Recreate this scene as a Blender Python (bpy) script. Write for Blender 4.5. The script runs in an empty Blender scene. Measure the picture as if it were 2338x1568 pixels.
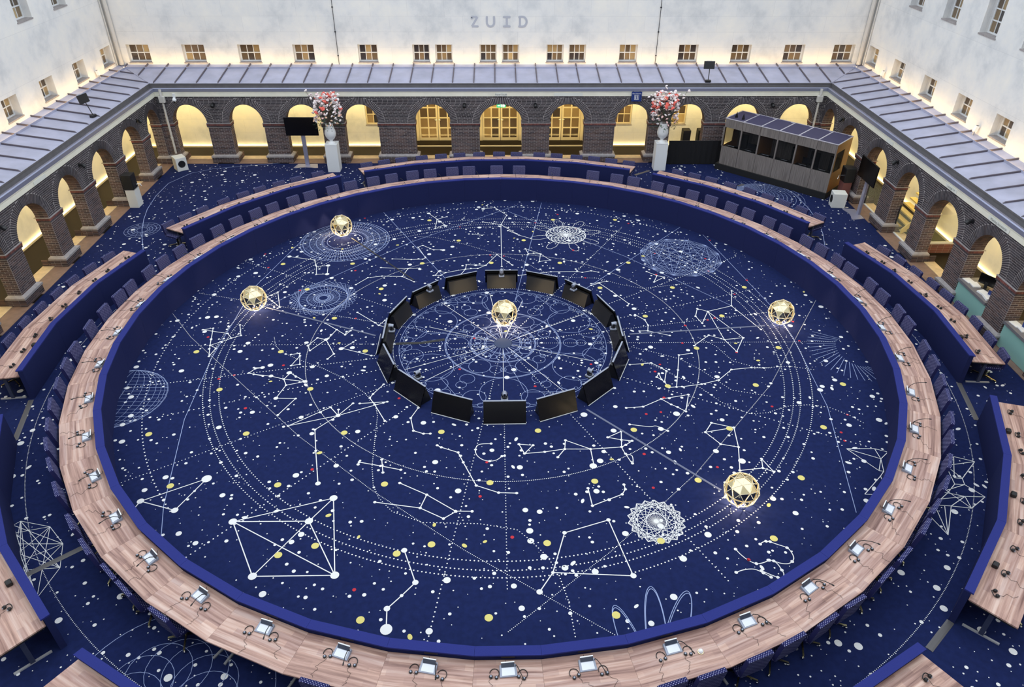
import bpy, bmesh, math, random
from math import sin, cos, pi, radians, hypot, atan2
from mathutils import Vector, Matrix

# ---------------------------------------------------------------- camera, sky, exposure
scene = bpy.context.scene
COL = scene.collection
cam_d = bpy.data.cameras.new('camera'); cam = bpy.data.objects.new('camera', cam_d); COL.objects.link(cam)
cam_d.sensor_fit = 'HORIZONTAL'; cam_d.sensor_width = 36.0; cam_d.lens = 36.0 * 1670.44 / 2338.0
cam_d.clip_start = 0.05; cam_d.clip_end = 200
_pt, _yw, _rl = 0.5989449, -0.0214043, 0.0050070
_r, _f, _u = Vector((1, 0, 0)), Vector((0, cos(_pt), -sin(_pt))), Vector((0, sin(_pt), cos(_pt)))
_r, _u = _r * cos(_rl) + _u * sin(_rl), _u * cos(_rl) - _r * sin(_rl)
_m = Matrix((_r, _u, -_f)).transposed()
_m = Matrix.Rotation(_yw, 3, 'Z') @ _m
cam.matrix_world = Matrix.Translation((-0.1078, -17.0057, 11.5991)) @ _m.to_4x4()
scene.camera = cam

world = bpy.data.worlds.new('overcast'); scene.world = world; world.use_nodes = True
bg = world.node_tree.nodes['Background']; bg.inputs[0].default_value = (0.86, 0.93, 1.0, 1); bg.inputs[1].default_value = 1.85
vs = scene.view_settings
vs.view_transform = 'Standard'; vs.look = 'None'; vs.exposure = 0.0; vs.gamma = 1.0; vs.use_curve_mapping = False
scene.cycles.use_denoising = True
scene.cycles.max_bounces = 6; scene.cycles.diffuse_bounces = 3; scene.cycles.glossy_bounces = 3
scene.cycles.transmission_bounces = 4; scene.cycles.transparent_max_bounces = 6
scene.cycles.caustics_reflective = False; scene.cycles.caustics_refractive = False
scene.cycles.sample_clamp_indirect = 4.0
scene.cycles.adaptive_threshold = 0.03
WARM = (1.0, 0.70, 0.30)
rng = random.Random(7)

# ---------------------------------------------------------------- materials
def srgb(*c):
    return tuple(((v / 255) / 12.92 if v / 255 <= .04045 else ((v / 255 + .055) / 1.055) ** 2.4) for v in c)
MATS = {}
def mat(name, col=(.5, .5, .5), rough=.6, metal=0., spec=.5, emit=None, estr=0., trans=0., noise=None, alpha=1.):
    m = bpy.data.materials.new(name); m.use_nodes = True; nt = m.node_tree; b = nt.nodes['Principled BSDF']
    b.inputs['Base Color'].default_value = (*col, 1); b.inputs['Roughness'].default_value = rough; b.inputs['Metallic'].default_value = metal
    b.inputs['Specular IOR Level'].default_value = spec
    if emit: b.inputs['Emission Color'].default_value = (*emit, 1); b.inputs['Emission Strength'].default_value = estr
    if trans: b.inputs['Transmission Weight'].default_value = trans
    if alpha < 1: b.inputs['Alpha'].default_value = alpha
    if noise:
        sc, lo, hi, det = noise
        tc = nt.nodes.new('ShaderNodeTexCoord'); n = nt.nodes.new('ShaderNodeTexNoise'); n.inputs['Scale'].default_value = sc; n.inputs['Detail'].default_value = det
        r = nt.nodes.new('ShaderNodeValToRGB'); r.color_ramp.elements[0].position = .3; r.color_ramp.elements[1].position = .7
        r.color_ramp.elements[0].color = (*[c * lo for c in col], 1); r.color_ramp.elements[1].color = (*[min(1, c * hi) for c in col], 1)
        nt.links.new(tc.outputs['Object'], n.inputs['Vector']); nt.links.new(n.outputs['Fac'], r.inputs['Fac']); nt.links.new(r.outputs['Color'], b.inputs['Base Color'])
    MATS[name] = m
    return m
def N(m, t, **kw):
    n = m.node_tree.nodes.new(t)
    for k, v in kw.items(): setattr(n, k, v)
    return n
def L(m, a, b): m.node_tree.links.new(a, b)
def BSDF(m): return m.node_tree.nodes['Principled BSDF']
def rampnode(m, stops):
    r = N(m, 'ShaderNodeValToRGB'); e = r.color_ramp.elements
    e[0].position, e[0].color = stops[0][0], (*stops[0][1], 1); e[1].position, e[1].color = stops[-1][0], (*stops[-1][1], 1)
    for p, c in stops[1:-1]:
        q = e.new(p); q.color = (*c, 1)
    return r

mat('carpet', srgb(26, 36, 78), .95, spec=.1, noise=(9, .86, 1.14, 6))
mat('print_white', srgb(226, 226, 226), .9, spec=.1)
mat('print_line', srgb(150, 164, 204), .9, spec=.1)
mat('print_yellow', srgb(216, 204, 124), .9, spec=.1)
mat('print_red', srgb(190, 56, 66), .9, spec=.1)
mat('disc_navy', srgb(40, 58, 92), .85)
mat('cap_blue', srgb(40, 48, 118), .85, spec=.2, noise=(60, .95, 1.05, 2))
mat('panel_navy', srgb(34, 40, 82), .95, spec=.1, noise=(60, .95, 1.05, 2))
mat('black_plastic', srgb(24, 24, 27), .45)
mat('black_screen', srgb(14, 13, 14), .22)
mat('grey_screen', srgb(70, 76, 90), .2)
mat('dark_metal', srgb(52, 52, 58), .45, .6)
mat('silver_plastic', srgb(150, 156, 172), .35, .2)
mat('light_keys', srgb(226, 230, 238), .4)
mat('chrome', srgb(200, 200, 200), .18, 1.)
mat('brass_legs', srgb(190, 180, 140), .25, 1.)
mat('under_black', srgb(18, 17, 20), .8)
mat('white_paint', srgb(232, 234, 236), .5)
mat('vase_white', srgb(238, 240, 242), .35)
mat('cream_paint', srgb(240, 238, 222), .5, noise=(3, .95, 1.03, 4))
mat('gutter_metal', srgb(150, 154, 178), .35, .5)
mat('trough_zinc', srgb(150, 146, 160), .6, .2, noise=(3, .75, 1.1, 6))
mat('roof_edge', srgb(104, 102, 104), .6, noise=(4, .9, 1.1, 3))
mat('zinc', srgb(176, 177, 198), .55, .15, noise=(1.6, .86, 1.1, 8))
mat('zinc_batten', srgb(96, 90, 100), .55, .15, noise=(5, .9, 1.1, 4))
mat('stone_grey', srgb(158, 152, 152), .8, noise=(9, .82, 1.12, 6))
mat('stone_beige', srgb(206, 184, 150), .8, noise=(6, .88, 1.1, 6))
mat('stone_brown', srgb(128, 104, 92), .7, noise=(5, .85, 1.12, 6))
mat('arcade_floor', srgb(26, 19, 13), .62, spec=.22, noise=(2, .8, 1.15, 5))
mat('door_cream', srgb(232, 218, 184), .5)
mat('frame_white', srgb(226, 228, 230), .45)
mat('gold_mirror', srgb(238, 222, 176), .08, 1.)
mat('monitor_back', srgb(13, 13, 15), .6, spec=.15)
mat('table_leg', srgb(66, 72, 96), .4, .3)
mat('foot_silver', srgb(196, 196, 198), .3, .4)
mat('lamp_wire', srgb(240, 226, 190), .4, .0, emit=(1, .85, .6), estr=.12)
mat('lamp_bulb', (1, .9, .7), .5, emit=(1, .82, .5), estr=26.)
mat('led_warm', (1, .8, .5), .5, emit=(1.0, .76, .32), estr=60.)
mat('led_floor', (1, .8, .5), .5, emit=(1.0, .76, .32), estr=26.)
mat('led_roof', (1, .85, .6), .5, emit=(1.0, .64, .22), estr=15.)
mat('pipe_cream', srgb(206, 202, 196), .5)
mat('booth_black', srgb(17, 17, 20), .75)
mat('booth_roof', srgb(60, 56, 86), .7)
mat('booth_frame', srgb(208, 204, 214), .45, .4)
mat('booth_side', srgb(138, 92, 44), .5, noise=(3, .85, 1.1, 4))
mat('glass_tint', srgb(40, 42, 46), .05, spec=.2, alpha=.22)
mat('glass_clear', srgb(225, 230, 190), .04, spec=.08, alpha=.10)
mat('mint_glass', srgb(150, 196, 188), .12)
for _n in ('glass_clear', 'glass_tint'): MATS[_n].node_tree.nodes['Principled BSDF'].inputs['IOR'].default_value = 1.08
mat('paper', srgb(240, 240, 240), .7)
mat('sign_blue', srgb(24, 52, 122), .5)
mat('sign_pale', srgb(226, 228, 220), .5)
mat('sign_text', srgb(110, 116, 112), .6)
mat('exit_green', srgb(20, 140, 90), .5, emit=(.05, .6, .35), estr=.7)
mat('exit_white', (1, 1, 1), .5, emit=(.9, 1, .95), estr=1.2)
mat('zuid_grey', srgb(182, 185, 196), .8)
mat('plinth_pole', srgb(168, 168, 190), .35, .5)
mat('subwoofer_white', srgb(222, 222, 218), .5)
mat('leaf_green', srgb(70, 96, 70), .7, noise=(40, .7, 1.3, 2))
mat('petal_white', srgb(246, 236, 236), .7)
mat('petal_pink', srgb(240, 200, 196), .7)
mat('petal_peach', srgb(244, 206, 176), .7)
mat('petal_coral', srgb(232, 110, 98), .7)
mat('twig', srgb(104, 84, 74), .8)
mat('curtain_black', srgb(15, 15, 20), .9)
mat('stair_cream', srgb(226, 206, 140), .6)
mat('grey_counter', srgb(112, 110, 116), .5)
mat('duct_grey', srgb(96, 94, 96), .5, .3)
mat('cable_cover', srgb(100, 106, 132), .5)

# walnut planks: grain along local x, strips by y
def wood(name, c0, c1, c2):
    m = mat(name, c1, .45, spec=.35)
    tc = N(m, 'ShaderNodeTexCoord'); oi = N(m, 'ShaderNodeObjectInfo'); ad = N(m, 'ShaderNodeVectorMath', operation='ADD')
    mu = N(m, 'ShaderNodeVectorMath', operation='MULTIPLY'); mu.inputs[1].default_value = (37.0, 11.0, 0)
    cb = N(m, 'ShaderNodeCombineXYZ'); L(m, oi.outputs['Random'], cb.inputs[0]); L(m, oi.outputs['Random'], cb.inputs[1]); L(m, cb.outputs[0], mu.inputs[0])
    L(m, tc.outputs['Object'], ad.inputs[0]); L(m, mu.outputs[0], ad.inputs[1])
    mp = N(m, 'ShaderNodeMapping'); mp.inputs['Scale'].default_value = (.55, 13.0, 1.0); L(m, ad.outputs[0], mp.inputs['Vector'])
    n = N(m, 'ShaderNodeTexNoise'); n.inputs['Scale'].default_value = 1.0; n.inputs['Detail'].default_value = 5; n.inputs['Roughness'].default_value = .6; n.inputs['Distortion'].default_value = .5
    L(m, mp.outputs[0], n.inputs['Vector'])
    r = rampnode(m, [(.30, c0), (.5, c1), (.68, c2)]); L(m, n.outputs['Fac'], r.inputs['Fac'])
    bt = N(m, 'ShaderNodeTexBrick'); bt.inputs['Scale'].default_value = 1.0; bt.inputs['Brick Width'].default_value = .62; bt.inputs['Row Height'].default_value = .11; bt.inputs['Mortar Size'].default_value = .0
    bt.inputs['Color1'].default_value = (.80, .77, .80, 1); bt.inputs['Color2'].default_value = (1.1, 1.1, 1.08, 1); L(m, ad.outputs[0], bt.inputs['Vector'])
    mx = N(m, 'ShaderNodeMix', data_type='RGBA', blend_type='MULTIPLY'); mx.inputs[0].default_value = 1.0
    L(m, r.outputs['Color'], mx.inputs[6]); L(m, bt.outputs['Color'], mx.inputs[7]); L(m, mx.outputs[2], BSDF(m).inputs['Base Color'])
    return m
wood('walnut', srgb(126, 94, 86), srgb(190, 154, 140), srgb(216, 189, 177))

m = mat('booth_laminate', srgb(118, 110, 106), .55)
tc = N(m, 'ShaderNodeTexCoord'); mp = N(m, 'ShaderNodeMapping'); mp.inputs['Scale'].default_value = (30, 30, 1.2); n = N(m, 'ShaderNodeTexNoise'); n.inputs['Scale'].default_value = 1; n.inputs['Detail'].default_value = 4
L(m, tc.outputs['Object'], mp.inputs[0]); L(m, mp.outputs[0], n.inputs['Vector'])
r = rampnode(m, [(.3, srgb(98, 91, 88)), (.7, srgb(138, 130, 126))]); L(m, n.outputs['Fac'], r.inputs[0]); L(m, r.outputs[0], BSDF(m).inputs['Base Color'])

# chair fabric: navy weave with a regular grid of pale dots
m = mat('chair_fabric', srgb(36, 38, 86), .9, spec=.15)
tc = N(m, 'ShaderNodeTexCoord'); v = N(m, 'ShaderNodeTexVoronoi', voronoi_dimensions='2D'); v.inputs['Scale'].default_value = 30; v.inputs['Randomness'].default_value = .0
sx = N(m, 'ShaderNodeSeparateXYZ'); ax = N(m, 'ShaderNodeMath', operation='ADD'); cx_ = N(m, 'ShaderNodeCombineXYZ'); mp = N(m, 'ShaderNodeMapping'); mp.inputs['Rotation'].default_value = (0, 0, pi / 4)
L(m, tc.outputs['Object'], sx.inputs[0]); L(m, sx.outputs[1], ax.inputs[0]); L(m, sx.outputs[2], ax.inputs[1]); L(m, sx.outputs[0], cx_.inputs[0]); L(m, ax.outputs[0], cx_.inputs[1]); L(m, cx_.outputs[0], mp.inputs[0]); L(m, mp.outputs[0], v.inputs['Vector'])
r = rampnode(m, [(.18, srgb(156, 158, 192)), (.25, srgb(36, 38, 84))]); L(m, v.outputs['Distance'], r.inputs[0]); L(m, r.outputs[0], BSDF(m).inputs['Base Color'])

# brick: colour varies brick by brick
def brickmat(name, cols):
    m = mat(name, cols[0], .85, spec=.2)
    g = N(m, 'ShaderNodeNewGeometry'); oi = N(m, 'ShaderNodeObjectInfo'); a = N(m, 'ShaderNodeMath', operation='ADD'); fr = N(m, 'ShaderNodeMath', operation='FRACT')
    L(m, g.outputs['Random Per Island'], a.inputs[0]); L(m, oi.outputs['Random'], a.inputs[1]); L(m, a.outputs[0], fr.inputs[0])
    r = rampnode(m, [(i / (len(cols) - 1), c) for i, c in enumerate(cols)]); L(m, fr.outputs[0], r.inputs[0])
    tc = N(m, 'ShaderNodeTexCoord'); n = N(m, 'ShaderNodeTexNoise'); n.inputs['Scale'].default_value = 1.3; n.inputs['Detail'].default_value = 6
    L(m, g.outputs['Position'], n.inputs['Vector'])
    r2 = rampnode(m, [(.3, (.72, .70, .70)), (.7, (1.25, 1.18, 1.15))]); L(m, n.outputs['Fac'], r2.inputs[0])
    mx = N(m, 'ShaderNodeMix', data_type='RGBA', blend_type='MULTIPLY'); mx.inputs[0].default_value = 1.0
    L(m, r.outputs[0], mx.inputs[6]); L(m, r2.outputs[0], mx.inputs[7]); L(m, mx.outputs[2], BSDF(m).inputs['Base Color'])
brickmat('brick', [srgb(66, 58, 62), srgb(84, 74, 76), srgb(96, 78, 76), srgb(74, 68, 74), srgb(104, 88, 86), srgb(80, 64, 62)])
brickmat('brick_dark', [srgb(62, 60, 66), srgb(82, 80, 86), srgb(70, 64, 68)])
brickmat('brick_red', [srgb(124, 78, 74), srgb(100, 70, 70), srgb(136, 88, 82)])
mat('mortar', srgb(176, 170, 170), .95, spec=.1, noise=(3, .8, 1.12, 5))

# rendered / ashlar wall: pale mottled stone with faint joints
def ashlar(name, rot):
    m = mat(name, srgb(232, 232, 230), .85, spec=.2)
    g = N(m, 'ShaderNodeNewGeometry'); mp = N(m, 'ShaderNodeMapping'); mp.inputs['Rotation'].default_value = rot; L(m, g.outputs['Position'], mp.inputs[0])
    bt = N(m, 'ShaderNodeTexBrick'); bt.inputs['Scale'].default_value = 1.0; bt.inputs['Brick Width'].default_value = 1.55; bt.inputs['Row Height'].default_value = .62; bt.inputs['Mortar Size'].default_value = .005
    bt.inputs['Color1'].default_value = (.97, .97, .97, 1); bt.inputs['Color2'].default_value = (1.0, 1.0, 1.0, 1); bt.inputs['Mortar'].default_value = (.84, .84, .85, 1); L(m, mp.outputs[0], bt.inputs['Vector'])
    n = N(m, 'ShaderNodeTexNoise'); n.inputs['Scale'].default_value = .9; n.inputs['Detail'].default_value = 9; n.inputs['Roughness'].default_value = .62; L(m, g.outputs['Position'], n.inputs['Vector'])
    r = rampnode(m, [(.28, srgb(204, 207, 210)), (.5, srgb(231, 231, 230)), (.72, srgb(243, 240, 233))]); L(m, n.outputs['Fac'], r.inputs[0])
    mx = N(m, 'ShaderNodeMix', data_type='RGBA', blend_type='MULTIPLY'); mx.inputs[0].default_value = 1.0
    L(m, r.outputs[0], mx.inputs[6]); L(m, bt.outputs['Color'], mx.inputs[7]); L(m, mx.outputs[2], BSDF(m).inputs['Base Color'])
ashlar('ashlar_x', (pi / 2, 0, 0)); ashlar('ashlar_y', (pi / 2, 0, pi / 2))

# window glass: dark glossy panes, yellow reflections painted in as tint, pane by pane
m = mat('window_glass', srgb(70, 62, 56), .08, spec=.7)
oi = N(m, 'ShaderNodeObjectInfo'); r = rampnode(m, [(0, srgb(56, 54, 58)), (.35, srgb(92, 78, 64)), (.7, srgb(140, 118, 88)), (1, srgb(190, 166, 122))]); L(m, oi.outputs['Random'], r.inputs[0]); L(m, r.outputs[0], BSDF(m).inputs['Base Color'])

# ---------------------------------------------------------------- mesh helpers
class MB:
    def __init__(s): s.v = []; s.f = []
    def add(s, vs, fs):
        o = len(s.v); s.v += [tuple(p) for p in vs]; s.f += [tuple(i + o for i in f) for f in fs]; return s
    def hexa(s, p):      # 8 corners: bottom 0-3, top 4-7
        return s.add(p, [(0, 3, 2, 1), (4, 5, 6, 7), (0, 1, 5, 4), (1, 2, 6, 5), (2, 3, 7, 6), (3, 0, 4, 7)])
    def box(s, x0, x1, y0, y1, z0, z1, T=None):
        p = [(x0, y0, z0), (x1, y0, z0), (x1, y1, z0), (x0, y1, z0), (x0, y0, z1), (x1, y0, z1), (x1, y1, z1), (x0, y1, z1)]
        return s.hexa([T(*q) for q in p] if T else p)
    def prism(s, poly, z0, z1):
        n = len(poly); b = [(x, y, z0) for x, y in poly]; t = [(x, y, z1) for x, y in poly]
        return s.add(b + t, [tuple(range(n - 1, -1, -1)), tuple(range(n, 2 * n))] + [(i, (i + 1) % n, (i + 1) % n + n, i + n) for i in range(n)])
    def flat(s, poly, z):
        return s.add([(x, y, z) for x, y in poly], [tuple(range(len(poly)))])
    def disc(s, x, y, z, r, n=8, sx=1., rot=0.):
        return s.flat([(x + r * sx * cos(2 * pi * i / n) * cos(rot) - r * sin(2 * pi * i / n) * sin(rot), y + r * sx * cos(2 * pi * i / n) * sin(rot) + r * sin(2 * pi * i / n) * cos(rot)) for i in range(n)], z)
    def ribbon(s, pts, w, z):
        for (ax, ay), (bx, by) in zip(pts, pts[1:]):
            d = hypot(bx - ax, by - ay)
            if d < 1e-6: continue
            nx, ny = -(by - ay) / d * w / 2, (bx - ax) / d * w / 2
            s.flat([(ax + nx, ay + ny), (ax - nx, ay - ny), (bx - nx, by - ny), (bx + nx, by + ny)], z)
        return s
    def dots(s, pts, step, r, z, n=6):
        acc = 0.
        for (ax, ay), (bx, by) in zip(pts, pts[1:]):
            d = hypot(bx - ax, by - ay); t = acc
            while t < d:
                s.disc(ax + (bx - ax) * t / d, ay + (by - ay) * t / d, z, r, n); t += step
            acc = t - d
        return s
    def tube(s, pts, r, n=6, cap=True):
        pts = [Vector(p) for p in pts]; rings = []
        rr = r if isinstance(r, (list, tuple)) else [r] * len(pts)
        for i, p in enumerate(pts):
            d = (pts[min(i + 1, len(pts) - 1)] - pts[max(i - 1, 0)]).normalized()
            a = d.orthogonal().normalized() if abs(d.z) > .9 else Vector((-d.y, d.x, 0)).normalized(); b = d.cross(a)
            rings.append([p + (a * cos(2 * pi * k / n) + b * sin(2 * pi * k / n)) * rr[i] for k in range(n)])
        fs = []
        for i in range(len(pts) - 1):
            for k in range(n): fs.append((i * n + k, i * n + (k + 1) % n, (i + 1) * n + (k + 1) % n, (i + 1) * n + k))
        if cap: fs += [tuple(range(n - 1, -1, -1)), tuple(range((len(pts) - 1) * n, len(pts) * n))]
        return s.add([p for rg in rings for p in rg], fs)
    def lathe(s, prof, n=16, cx=0., cy=0.):
        vs = [(cx + r * cos(2 * pi * k / n), cy + r * sin(2 * pi * k / n), z) for r, z in prof for k in range(n)]
        fs = [(i * n + k, i * n + (k + 1) % n, (i + 1) * n + (k + 1) % n, (i + 1) * n + k) for i in range(len(prof) - 1) for k in range(n)]
        return s.add(vs, fs + [tuple(range(n - 1, -1, -1)), tuple(range((len(prof) - 1) * n, len(prof) * n))])
    def ball(s, c, r, n=8, m_=6, sz=1.):
        return s.add([(c[0] + r * sin(pi * i / m_) * cos(2 * pi * k / n), c[1] + r * sin(pi * i / m_) * sin(2 * pi * k / n), c[2] + sz * r * cos(pi * i / m_)) for i in range(m_ + 1) for k in range(n)],
                     [(i * n + k, i * n + (k + 1) % n, (i + 1) * n + (k + 1) % n, (i + 1) * n + k) for i in range(m_) for k in range(n)])
    def bevelbox(s, x0, x1, y0, y1, z0, z1, b):
        vs = []
        for z, e in ((z0, b), (z0 + b, 0), (z1 - b, 0), (z1, b)):
            X0, X1, Y0, Y1 = x0 + e, x1 - e, y0 + e, y1 - e; c = b
            vs += [(X0 + c, Y0, z), (X1 - c, Y0, z), (X1, Y0 + c, z), (X1, Y1 - c, z), (X1 - c, Y1, z), (X0 + c, Y1, z), (X0, Y1 - c, z), (X0, Y0 + c, z)]
        fs = [tuple(range(7, -1, -1)), tuple(range(24, 32))] + [(i * 8 + k, i * 8 + (k + 1) % 8, (i + 1) * 8 + (k + 1) % 8, (i + 1) * 8 + k) for i in range(3) for k in range(8)]
        return s.add(vs, fs)
    def mesh(s, name, material=None):
        me = bpy.data.meshes.new(name); me.from_pydata(s.v, [], s.f); me.update()
        if material: me.materials.append(MATS[material])
        return me
def obj(name, me, parent=None, loc=None, rz=None, material=None):
    if isinstance(me, MB): me = me.mesh(name, material)
    o = bpy.data.objects.new(name, me); COL.objects.link(o)
    if parent is not None: o.parent = parent
    if loc is not None: o.location = loc
    if rz is not None: o.rotation_euler = (0, 0, rz)
    return o
def tag(o, label, cat, group=None):
    o['label'] = label; o['category'] = cat
    if group: o['group'] = group
    return o
def thing(name, label, cat, loc=(0, 0, 0), rz=0., group=None):
    return tag(obj(name, None, None, loc, rz), label, cat, group)
def struct(o): o['kind'] = 'structure'; return o
def smooth(o):
    for p in o.data.polygons: p.use_smooth = True
    return o
def copy_tree(root, loc, rz, label=None):
    r = root.copy(); COL.objects.link(r); r.location = loc; r.rotation_euler = (0, 0, rz)
    if label: r['label'] = label
    for ch in list(root.children):
        c = ch.copy(); COL.objects.link(c); c.parent = r
        for g in list(ch.children):
            d = g.copy(); COL.objects.link(d); d.parent = c
    return r
def P(r, a): return (r * cos(radians(a)), r * sin(radians(a)))
_ONES = 'zeroth first second third fourth fifth sixth seventh eighth ninth tenth eleventh twelfth thirteenth fourteenth fifteenth sixteenth seventeenth eighteenth nineteenth'.split()
_TENS = {20: 'twent', 30: 'thirt', 40: 'fort', 50: 'fift', 60: 'sixt'}
def ordw(n):
    if n < 20: return _ONES[n]
    t = n // 10 * 10
    return _TENS[t] + 'ieth' if n == t else _TENS[t] + 'y-' + _ONES[n - t]
def round_labels(angles, fmt):
    """label for each angle: counted clockwise / anticlockwise from the far middle, under the ZUID letters"""
    d = [(90 - a) % 360 for a in angles]; out = [None] * len(angles)
    cw = sorted((x, i) for i, x in enumerate(d) if x <= 180); ac = sorted((360 - x, i) for i, x in enumerate(d) if x > 180)
    for k, (x, i) in enumerate(cw): out[i] = fmt % (ordw(k + 1) + ' clockwise')
    for k, (x, i) in enumerate(ac): out[i] = fmt % (ordw(k + 1) + ' anticlockwise')
    return out
# ---------------------------------------------------------------- the place: key planes (metres)
XL, XR, YB, YF = -14.40, 13.86, 14.25, -14.6      # inner faces of the brick arcades
WD = 2.08                                         # from brick face to the plastered wall behind
TH = 0.42                                         # thickness of the arcade piers
XWL, XWR, YW, YFW = XL - WD, XR + WD, YB + WD, -17.35
WALL_TOP = 13.5
SIDES = {'back': lambda u, w, z: (u, YB + w, z), 'left': lambda u, w, z: (XL - w, u, z), 'right': lambda u, w, z: (XR + w, u, z)}

# floor of the arcade, and the carpet field
fl = struct(obj('floor', MB().box(XWL - .4, XWR + .4, YFW - .3, YW + 1.6, -.3, -.012), material='arcade_floor'))
cx0, cx1, cy0, cy1 = -14.23, 13.73, -17.2, 14.07
carpet = obj('carpet', MB().box(cx0, cx1, cy0, cy1, -.012, 0), fl, material='carpet')
def threshold(side, u0, u1):
    T = SIDES[side]; o = .18
    obj('threshold_stone', MB().box(u0, u1, -o, .36, -.012, .012, T), fl, material='stone_brown')
    obj('threshold_strip', MB().box(u0, u1, .36, .74, -.012, .03, T), fl, material='stone_beige')

# ---- arcades
BACK_ARCH = [(-13.18, .72), (-10.8, .72), (-8.37, .77), (-5.93, .73), (-2.88, .77), (.03, .92), (2.89, .76), (5.68, .74), (8.07, .74), (10.45, .75), (12.75, .72)]
SIDE_ARCH = [(-13.0, .8), (-10.6, .8), (-8.2, .8), (-5.8, .8), (-3.4, .8), (-.985, .81), (1.44, .76), (3.875, .875), (6.26, .76), (8.75, .85), (11.27, .86), (13.5, .62)]
ZS, RISE, ZT, VO = 1.71, .80, 2.85, .29
CH, BL, GAP, PR = .0625, .215, .013, .004
def arcade(side, arches, umin, umax, bricks_from, pick):
    T = SIDES[side]; core = MB(); NSEG = 24
    root = struct(obj('wall_' + side, None))
    edges = [umin] + [e for c, h in arches for e in (c - h, c + h)] + [umax]
    piers = [(edges[i], edges[i + 1]) for i in range(0, len(edges), 2)]
    for u0, u1 in piers: core.box(u0, u1, 0, TH, 0, ZT, T)
    for c, h in arches:
        for k in range(NSEG):
            a0, a1 = pi - pi * k / NSEG, pi - pi * (k + 1) / NSEG
            p0, p1 = (c + h * cos(a0), ZS + RISE * sin(a0)), (c + h * cos(a1), ZS + RISE * sin(a1))
            core.hexa([T(p0[0], 0, p0[1]), T(p1[0], 0, p1[1]), T(p1[0], TH, p1[1]), T(p0[0], TH, p0[1]), T(p0[0], 0, ZT), T(p1[0], 0, ZT), T(p1[0], TH, ZT), T(p0[0], TH, ZT)])
    obj('mortar_core', core, root, material='mortar')
    rest = MB(); darkrest = MB(); soff = MB(); singles = []
    # courses on the faces
    def free(z):
        cuts = []
        for c, h in arches:
            if z < ZS: cuts.append((c - h, c + h))
            else:
                b = RISE + VO; q = (z - ZS) / b
                if q < 1: e = (h + VO) * math.sqrt(1 - q * q); cuts.append((c - e, c + e))
        x = umin; out = []
        for a, b in cuts:
            if a > x + .03: out.append((x, a))
            x = max(x, b)
        if umax > x + .03: out.append((x, umax))
        return out
    z = .34; k = 0
    while z + CH <= ZT + .001:
        zm = z + CH / 2
        if not (1.54 < zm < 1.72):
            for a, b in free(zm):
                if b < bricks_from: continue
                u = a - (BL / 2 if k % 2 else 0)
                while u < b - .02:
                    p, q = max(u, a), min(u + BL, b)
                    if q - p > .035:
                        (rest if zm < 1.55 else darkrest).box(p + GAP / 2, q - GAP / 2, -PR - rng.random() * .004, .02, z + GAP / 2, z + CH - GAP / 2, T)
                    u += BL
        z += CH; k += 1
    # sides of the piers facing into the openings
    for u0, u1 in piers:
        if u1 < bricks_from: continue
        z = .34; k = 0
        while z + CH <= 1.56:
            for uu, sg in ((u0, -1), (u1, 1)):
                if uu in (umin, umax): continue
                w = 0 - (BL / 2 if k % 2 else 0)
                while w < TH - .02:
                    p, q = max(w, 0), min(w + BL, TH)
                    if q - p > .035:
                        s0, s1 = sorted((uu - sg * .02, uu + sg * PR)); rest.box(s0, s1, p + GAP / 2, q - GAP / 2, z + GAP / 2, z + CH - GAP / 2, T)
                    w += BL
            z += CH; k += 1
    # voussoirs and soffits
    for ai, (c, h) in enumerate(arches):
        if c + h < bricks_from: continue
        n = 46
        for k in range(n):
            a0, a1 = pi * (k + .15) / n, pi * (k + .85) / n
            pts = []
            for w in (-.009, .02):
                for aa, ex in ((a0, 0), (a1, 0), (a1, VO - .012), (a0, VO - .012)):
                    pts.append(T(c + (h + ex) * cos(aa), w, ZS + (RISE + ex) * sin(aa)))
            if ai in pick: singles.append(pts)
            else: darkrest.hexa(pts)
        ns = 30
        for k in range(ns):
            a0, a1 = pi * (k + .08) / ns, pi * (k + .92) / ns
            for j in range(3):
                w0, w1 = TH * (j + .03) / 3, TH * (j + .97) / 3
                rest.hexa([T(c + (h + e) * cos(aa), w, ZS + (RISE + e) * sin(aa)) for e in (.01, -.009) for aa, w in ((a0, w0), (a1, w0), (a1, w1), (a0, w1))])
    b1 = obj('brickwork', rest, root, material='brick'); b1['kind'] = 'stuff'
    b2 = obj('arch_brickwork', darkrest, root, material='brick_dark'); b2['kind'] = 'stuff'
    for pts in singles: obj('brick', MB().hexa(pts), root, material='brick_dark')
    # imposts (red soldier course over a dark one) and plinths
    for u0, u1 in piers:
        if u1 < bricks_from: continue
        a = .0 if u0 == umin else .045; b = .0 if u1 == umax else .045
        obj('impost', MB().box(u0 - a, u1 + b, -.045, TH + .045, 1.70, 1.725, T), root, material='stone_grey')
        red = MB(); dk = MB(); u = u0 - a; nn = max(3, round((u1 + b - u) / .068)); st = (u1 + b - u) / nn
        for i in range(nn): red.box(u + i * st + .005, u + (i + 1) * st - .005, -.04, .02, 1.625, 1.70, T)
        nn2 = max(2, round((u1 + b - u) / .2)); st = (u1 + b - u) / nn2
        for i in range(nn2): dk.box(u + i * st + .005, u + (i + 1) * st - .005, -.03, .02, 1.56, 1.618, T)
        for uu, sg, on in ((u0, -1, a), (u1, 1, b)):
            if not on: continue
            for i in range(10):
                w0 = TH * i / 10; s = sorted((uu, uu + sg * .04)); red.box(s[0], s[1], w0 + .005, w0 + TH / 10 - .005, 1.625, 1.70, T)
            for i in range(3):
                w0 = TH * i / 3; s = sorted((uu, uu + sg * .03)); dk.box(s[0], s[1], w0 + .005, w0 + TH / 3 - .005, 1.56, 1.618, T)
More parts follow.
